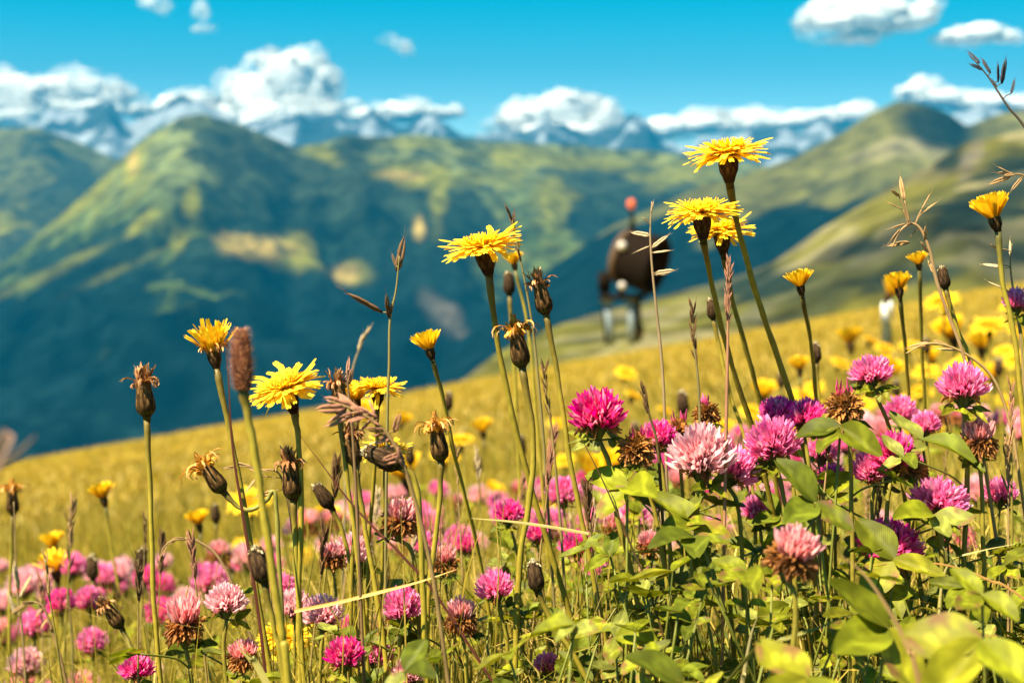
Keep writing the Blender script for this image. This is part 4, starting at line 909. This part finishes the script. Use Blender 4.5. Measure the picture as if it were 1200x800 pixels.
blade('straw coloured blade lying level in front of the low clovers', [(552, 607), (600, 611), (650, 618), (690, 625)], .57, .0010, (.50, .40, .15), down=False)
blade('orange straw blade crossing the stems above the low pink clovers', [(535, 667), (490, 682), (440, 695), (395, 706), (345, 716)], .56, .0012, (.48, .30, .08), down=False)
blade('thin orange stalk arching over the purple pink clover', [(1020, 662), (1060, 659), (1110, 662), (1160, 680), (1215, 712)], .55, .0008, (.42, .22, .07))
blade('pale straw arching beside the low clover on the leafy bank', [(1190, 637), (1150, 645), (1120, 655), (1105, 680), (1098, 760)], .56, .0009, (.48, .42, .16))
blade('pale thick straw slanting down through the clover leaves', [(1105, 640), (1122, 665), (1140, 690), (1160, 730), (1180, 790)], .58, .0013, (.55, .46, .22))
blade('blurred tan twig slanting across the near clover leaves', [(985, 650), (1015, 675), (1045, 720), (1065, 760), (1080, 810)], .42, .0014, (.38, .24, .10))
blade('broad green blade slanting in front of the leafy bank', [(1010, 715), (985, 725), (960, 735), (930, 745), (905, 755), (860, 790)], .48, .0013, (.17, .16, .03))
blade('pale cut straw pair standing under the drooping clover', [(888, 722), (880, 745), (872, 790), (868, 820)], .50, .0013, (.5, .42, .2))
blade('dark slanting stem from the magenta clover to the leaves', [(668, 490), (690, 530), (712, 575), (740, 640), (770, 720)], .57, .0007, (.09, .06, .02), name='dry_stem')
blade('pale broad stalk leaning among the low pale clovers', [(280, 760), (295, 775), (312, 800)], .52, .0022, (.40, .34, .10))

# ------------------------------------------------------------------ CLOVERS seen clearly
Cl = clover
Cl('deep', (700, 490), 64, [(714, 545), (722, 600), (742, 680), (760, 790)], .59, 'deep magenta red clover standing clear on its stem before the yellow meadow', tilt=(-.05, .1), bracts=3)
Cl('withered', (746, 528), 50, [(760, 575), (775, 640), (790, 760)], .59, 'dark brown withered clover touching the deep magenta clover', bracts=3, tilt=(.1, .2))
Cl('magenta', (772, 514), 40, [(780, 580), (790, 700)], .63, 'small bright pink clover peeping between brown withered clovers', bracts=1)
Cl('withered', (796, 508), 42, [(800, 580), (806, 700)], .64, 'golden brown withered clover behind the pale pink clover', bracts=1)
Cl('pale', (822, 538), 74, [(818, 580), (815, 640), (805, 720), (800, 800)], .585, 'large pale pink clover with a bright green stem', tilt=(0, .15), bracts=1)
Cl('pink', (862, 552), 52, [(866, 600), (872, 700), (880, 790)], .60, 'pink clover pressed against the large pale pink clover', tilt=(.45, .1), bracts=1)
Cl('pink', (906, 522), 62, [(918, 580), (930, 660), (935, 780)], .60, 'bright pink clover in front of two magenta clovers', tilt=(-.15, .2), bracts=2)
Cl('magenta', (912, 488), 44, [(925, 540), (935, 620)], .64, 'magenta clover rising behind the bright pink clover', bracts=1)
Cl('magenta', (946, 492), 46, [(950, 560), (955, 660)], .62, 'magenta clover tucked beside the brown withered head with a pink tip', tilt=(.2, .1), bracts=1)
Cl('withered', (828, 486), 36, [(834, 515), (842, 560), (850, 640)], .63, 'small reddish brown clover on a slender stem above the pale pink clover', bracts=2)
Cl('withered', (990, 478), 50, [(996, 520), (998, 600), (1000, 700)], .60, 'brown withered clover with bright pink florets sticking out of its top', bracts=3)
Cl('pink', (1021, 436), 48, [(1030, 470), (1045, 510), (1060, 580)], .62, 'light pink clover with broad green leaves under its head', tilt=(-.1, .05), bracts=3, squash=.85)
Cl('pink', (1128, 456), 56, [(1132, 500), (1134, 560), (1130, 660)], .60, 'pink clover high on a straight stem before the yellow drift', bracts=3)
Cl('fading', (1146, 522), 50, [(1150, 560), (1152, 620), (1155, 740)], .60, 'fading clover with brown lower florets and a pale pink crown', bracts=2, squash=1.15)
Cl('pink', (1022, 552), 46, [(1022, 600), (1026, 700)], .605, 'pink clover in a tight pair beside a brown withered head', tilt=(-.25, .1), bracts=1)
Cl('magenta', (1046, 536), 56, [(1040, 590), (1036, 700)], .60, 'larger magenta clover in a tight pair beside a brown withered head', tilt=(-.1, .1), bracts=1)
Cl('withered', (1070, 552), 38, [(1070, 600), (1064, 700)], .60, 'golden brown withered clover beside the pink pair', bracts=1)
Cl('pink', (1102, 584), 64, [(1104, 640), (1100, 760)], .59, 'broad salmon pink clover among the leaves of the bank', tilt=(.15, .15), bracts=2, squash=.8)
Cl('magenta', (1043, 640), 74, [(1046, 700), (1050, 790)], .60, 'large purple pink clover with a folded leaf in front', tilt=(.15, .25), bracts=1, squash=.85)
Cl('pink', (1172, 580), 38, [(1168, 630), (1165, 720)], .64, 'small dull pink clover behind the leaves near the fading clover', bracts=1)
Cl('fading', (928, 655), 70, [(932, 700), (930, 760), (930, 810)], .47, 'blurred orange and pink drooping clover close above the leaves', tilt=(.3, .1), bracts=0, leaves=1)
Cl('fading', (470, 612), 52, [(484, 650), (490, 720), (494, 800)], .61, 'pale half withered clover on a leaning stem among hawkbit stems', tilt=(.2, -.1), bracts=1, leaves=1)
Cl('pink', (472, 714), 48, [(468, 760), (466, 810)], .60, 'light pink clover low behind the crossing straw blade', bracts=1)
Cl('fading', (541, 728), 44, [(545, 770), (548, 810)], .60, 'pink clover with brown lower florets low among the stems', bracts=1, squash=1.1)
Cl('pink', (580, 692), 44, [(592, 740), (598, 800)], .60, 'spiky light pink clover beside the long pale stem', tilt=(-.15, 0), bracts=1)
Cl('fading', (216, 738), 52, [(222, 780), (226, 820)], .60, 'white tipped clover with orange florets beside the tall straight stem', bracts=2, squash=1.25)
Cl('pale', (265, 706), 48, [(262, 760), (266, 810)], .60, 'whitish pink clover on a bent pale stalk', bracts=2, squash=.9)
Cl('magenta', (160, 786), 38, [(160, 830)], .60, 'small dark magenta clover low under the tipped grey head', bracts=1)
Cl('pale', (378, 722), 46, [(376, 770), (374, 820)], .61, 'pale mauve clover behind the close stems', bracts=1)
Cl('pale', (345, 712), 40, [(345, 760), (344, 820)], .68, 'faint pink clover half hidden behind the thick stems', bracts=1)
Cl('fading', (285, 772), 42, [(286, 820)], .60, 'fading brownish clover at the foot of the whitish one', bracts=1)
Cl('deep', (404, 770), 44, [(405, 820)], .56, 'dusky purple clover in the shade below the mauve clover', bracts=1)
Cl('magenta', (410, 733), 22, [(412, 780), (412, 820)], .80, 'tiny vivid magenta clover beside the mauve clover', bracts=1)
Cl('magenta', (597, 603), 34, [(604, 640), (608, 700)], .70, 'small vivid magenta clover above a green leaf pair', bracts=2)
Cl('magenta', (630, 628), 28, [(634, 670), (640, 760)], .72, 'small magenta clover hidden behind the dark low bud', bracts=1)
Cl('magenta', (676, 642), 40, [(680, 690), (684, 780)], .76, 'soft magenta clover behind the pair of tall stems', bracts=1)
Cl('pink', (700, 672), 32, [(704, 720), (706, 790)], .74, 'soft mauve pink clover low behind the tall stems', bracts=1)
Cl('pink', (742, 604), 32, [(746, 660), (750, 760)], .85, 'soft pink clover behind the leaves of the magenta clover', bracts=1)
Cl('pink', (1192, 356), 34, [(1198, 400), (1204, 480)], .62, 'small pink clover touching the half open hawkbit stem', bracts=1)
Cl('pink', (1055, 484), 38, [(1058, 530), (1060, 600)], .74, 'soft pink clover behind the light pink clover stems', bracts=1)
Cl('magenta', (975, 562), 34, [(978, 610), (980, 700)], .66, 'small pink clover low behind the brown withered heads', bracts=1)
Cl('pink', (660, 580), 40, [(664, 630), (668, 720)], .85, 'soft salmon pink clover left of the deep magenta stem', bracts=1)

for (k, x, y, w, d, lb) in (('pale', 412, 650, 46, .70, 'pale clover behind the leaning half withered clover'), ('fading', 390, 655, 36, .68, 'faded brownish clover between the thick stems'), ('pink', 330, 690, 34, .78, 'soft pink clover right of the whitish clover'), ('pink', 500, 640, 32, .80, 'soft pink clover right of the leaning half withered clover'), ('magenta', 545, 640, 28, .82, 'soft magenta clover over the crossing straw blade'), ('fading', 520, 660, 40, .72, 'faded salmon clover over the crossing straw blade'), ('pink', 440, 770, 40, .62, 'pink clover low under the light pink clover'), ('pale', 480, 790, 40, .60, 'whitish clover at the foot of the thick stem'), ('pink', 640, 780, 30, .62, 'tiny pink clover deep in the leaves under the spiky clover'), ('pink', 105, 705, 34, 1.0, 'soft pink clover under the blurred dark bud'), ('magenta', 72, 708, 34, .98, 'soft bright pink clover under the shaggy yellow hawkbit'), ('pink', 40, 735, 36, .98, 'soft pink clover behind the curling dry grass'), ('pink', 108, 755, 36, .95, 'soft pink clover left of the tipped grey head'), ('pale', 30, 780, 40, .9, 'pale soft clover low behind the curling dry grass'), ('fading', 720, 620, 36, .8, 'faded pink clover behind the bright folded leaf'), ('pink', 890, 600, 40, .66, 'pink clover in the gap below the bright pink clover'), ('magenta', 880, 545, 36, .66, 'magenta clover wedged between the pale and the bright pink clovers'), ('pink', 965, 530, 36, .68, 'pink clover below the brown clover with a pink tip'), ('pink', 1085, 500, 34, .72, 'soft pink clover behind the bright leaf pair'), ('fading', 760, 640, 34, .7, 'half withered clover below the dark brown clover')):
    Cl(k, (x, y), w, [(x + 4, y + 45), (x + 6, y + 110)], d, lb, bracts=1, leaves=1)
# soft pink drift
dr = random.Random(5)
spots = []
for _ in range(14000):
    x = dr.uniform(-1.5, 1.3); y = dr.uniform(1.0, 2.6); h = dr.uniform(.10, .21); z = gnd(x, y) + h
    px, py, d = proj(V3(x, y, z))
    if not (-260 < px < 1460 and py < 860): continue
    lo = np.interp(px, [0, 300, 430, 700, 760, 1200], [665, 640, 575, 560, 520, 470])
    if py < lo: continue
    if any((x - a) ** 2 + (y - b) ** 2 < .062 ** 2 for a, b, *_ in spots): continue
    if px > 700 and dr.random() < .45: continue
    spots.append((x, y, px, py, d))
    if len(spots) >= 225: break
for (x, y, px, py, d) in spots:
    k = dr.choice(('magenta', 'pink', 'pink', 'pale', 'pale', 'fading'))
    left = px < 700
    Cl(k, (px, py), dr.uniform(40, 56) * .95 / d, [(px + dr.uniform(-6, 6), py + 30 / d)], d, 'out of focus ' + dict(magenta='magenta', pink='pink', pale='pale pink', fading='fading')[k] + ' clover behind ' + near(px, py), 'blurred pink clovers', bracts=1, leaves=1)

# ------------------------------------------------------------------ LEAFY CLOVER BANK
def limit(px, d):
    near = np.interp(px, [0, 380, 430, 560, 700, 760, 900, 1200], [790, 780, 730, 680, 635, 610, 625, 640])
    return near - (40 if d > .72 else 0)
r = random.Random(41); made = 0
for _ in range(5000):
    d = r.choice((r.uniform(.47, .62), r.uniform(.56, .8), r.uniform(.7, 1.15))); px = r.uniform(60, 1320) if r.random() < .35 else r.uniform(560, 1380)
    x = (px - 600) / FPX * d; y = d; b = V3(x, y, gnd(x, y))
    tops = []
    for k in range(r.randint(3, 6)):
        an = r.uniform(0, 6.28); l = r.uniform(.012, .06); h = r.uniform(.05, .23)
        t = V3(x + math.cos(an) * l, y + math.sin(an) * l, b.z + h); q = proj(t)
        if q[2] < .42 or q[1] < limit(q[0], q[2]) + (30 if q[2] < .55 else 0): continue
        if q[2] < .56 and 60 < q[1] < 640: continue
        tops.append(t)
    if len(tops) < 2: continue
    root = thing('clover_plant', b, ('close ' if d < .6 else 'farther ') + ('two', 'three', 'four', 'five', 'six')[len(tops) - 2] + ' leaved flowerless clover plant ' + ('below ' if d < .6 else 'behind ') + near(*proj(tops[0])[:2]), 'clover plant', 'flowerless clover plants')
    for t in tops: add_leaf(root, b, V3(0, 0, 0), t - b, r.uniform(.36, .66), r)
    made += 1
    if made >= 298: break
# large soft leaves closest to the lens
for (px, py, d, s, nx, ny, lb) in ((1150, 750, .40, 1.15, -.2, -.7, 'big soft green clover leaf spreading close over the bank corner'), (945, 795, .40, 1.0, .2, -.5, 'big soft leaf under the drooping orange clover'), (800, 800, .46, .9, 0, -.4, 'rounded yellow green leaf at the foot of the bank'), (1040, 735, .45, 1.1, .3, -.8, 'upright soft leaf behind the tan twig'), (955, 588, .54, .95, .1, -.9, 'upright broad green leaf above the drooping orange clover'), (1048, 655, .55, 1.0, -.3, -.9, 'folded leaf standing in front of the purple pink clover'), (735, 570, .58, 1.0, -.4, -.6, 'bright folded leaf on the magenta clover stem'), (815, 612, .575, 1.1, 0, -.5, 'bright leaf under the large pale pink clover'), (1080, 515, .60, 1.0, .2, -.5, 'bright leaf pair beside the brown and pink clovers'), (985, 500, .585, 1.0, -.5, -.5, 'leaf reaching left under the brown withered clover')):
    t = P(px, py, d); b = V3(t.x + .01, t.y + .01, 0); b.z = gnd(b.x, b.y); rr = random.Random(int(px))
    root = thing('clover_plant', b, lb, 'clover plant')
    add_leaf(root, b, V3(0, 0, 0), t - b, s, rr, V3(nx, ny, 1).normalized())

# ------------------------------------------------------------------ STUFF: uncountable grass
def blades(name, label, n, place, hrange, wrange, cols, seed, seg=3, bend=.5):
    r = random.Random(seed); v = []; f = []; c = []
    for _ in range(n):
        q = place(r)
        if q is None: continue
        x, y = q; z = gnd(x, y); h = r.uniform(*hrange); w = r.uniform(*wrange); a = r.uniform(0, 6.28); b = r.uniform(.1, 1) * bend * h; fa = r.uniform(0, 6.28)
        if place(r, x, y, z + h): continue
        cc = r.choice(cols); k = r.uniform(.75, 1.25); cc = tuple(t * k for t in cc); i = len(v)
        sx, sy = math.cos(fa) * w, math.sin(fa) * w
        for s_ in range(seg):
            t = s_ / seg; o = b * t * t; ww = 1 - .6 * t
            v.append((x + math.cos(a) * o - sx * ww, y + math.sin(a) * o - sy * ww, z + h * t - .003)); v.append((x + math.cos(a) * o + sx * ww, y + math.sin(a) * o + sy * ww, z + h * t - .003)); c += [cc, cc]
        v.append((x + math.cos(a) * b, y + math.sin(a) * b, z + h * (1 - .25 * bend))); c.append(cc)
        for s_ in range(seg - 1): j = i + 2 * s_; f.append((j, j + 1, j + 3, j + 2))
        j = i + 2 * (seg - 1); f.append((j, j + 1, j + 2))
    mb = MB(); mb.v = v; mb.f = f; mb.c = c
    return tag(put(name, mb.mesh(name, M_GRASS)), label, 'grass', kind='stuff')
GC = [(.25, .205, .02), (.30, .235, .03), (.18, .165, .018), (.46, .34, .09), (.37, .27, .05)]
GD = [(.33, .235, .034), (.28, .215, .028), (.38, .265, .05), (.23, .185, .022)]
def near_place(r, x=None, y=None, z=None):
    if z is not None:
        px, py, d = proj(V3(x, y, z)); return py < np.interp(px, [0, 200, 420, 700, 1200], [690, 640, 560, 520, 480]) + (80 if d < .56 else 0)
    d = r.uniform(.50, 1.4); return (r.uniform(-.7, .7) * d, d)
dg = random.Random(19)
for k in range(46):
    x = dg.choice((dg.uniform(0, 420), dg.uniform(330, 760), dg.uniform(700, 1200))); d = dg.uniform(.58, .95); y = np.interp(x, [0, 300, 700, 1200], [600, 560, 500, 440]) + dg.uniform(0, 130); k2 = dg.uniform(-25, 25)
    c = dg.choice(('straw', 'brown', 'pale', 'pink'))
    G(dict(straw='straw coloured', brown='dark brown', pale='bleached', pink='reddish')[c] + ' slender seed grass beside ' + near(x, y + 40), [(x, y), (x + k2 * .2, y + 45), (x + k2 * .6, y + 110), (x + k2, y + 190)], d, [], c, dg.choice(((.30, .22, .07), (.24, .2, .04), (.36, .24, .11))), .0004, group='slender seed grasses', auto=(.0, dg.uniform(.15, .3), dg.randint(7, 14), dg.uniform(.006, .010)))
def stem_place(r, x=None, y=None, z=None):
    if z is not None:
        px, py, d = proj(V3(x, y, z)); return py < np.interp(px, [0, 200, 420, 700, 1200], [640, 580, 500, 500, 460]) + (60 if d < .56 else 0)
    d = r.uniform(.54, 1.1); px = r.choice((r.uniform(-20, 420), r.uniform(300, 760), r.uniform(250, 1200))); return ((px - 600) / FPX * d, d)
blades('grass_stems', 'dense thin yellow green stems crowding between the flowers', 1500, stem_place, (.14, .30), (.0004, .0008), [(.28, .215, .022), (.24, .195, .02), (.34, .25, .05)], 67, 6, .25)
blades('near_grass', 'thin green and straw grass blades growing among the flower stems', 19000, near_place, (.08, .27), (.0003, .0008), GC, 61, 5, .7)
def mid_place(r, x=None, y=None, z=None):
    if z is not None: return False
    d = 1.2 * (5 / 1.2) ** r.random(); return (r.uniform(-.8, .8) * d, d)
blades('meadow_grass', 'yellow green meadow grass in soft focus below the flowers', 46000, mid_place, (.05, .14), (.0012, .0028), GC[:3] + GD, 62, 2, .6)
def far_place(r, x=None, y=None, z=None):
    if z is not None: return False
    d = 4.0 * (31 / 4.0) ** r.random(); return (r.uniform(-.85, .85) * d, d)
blades('slope_grass', 'sunlit yellow green grass of the open alpine slope', 150000, far_place, (.04, .10), (.004, .010), GD, 63, 2, .8)
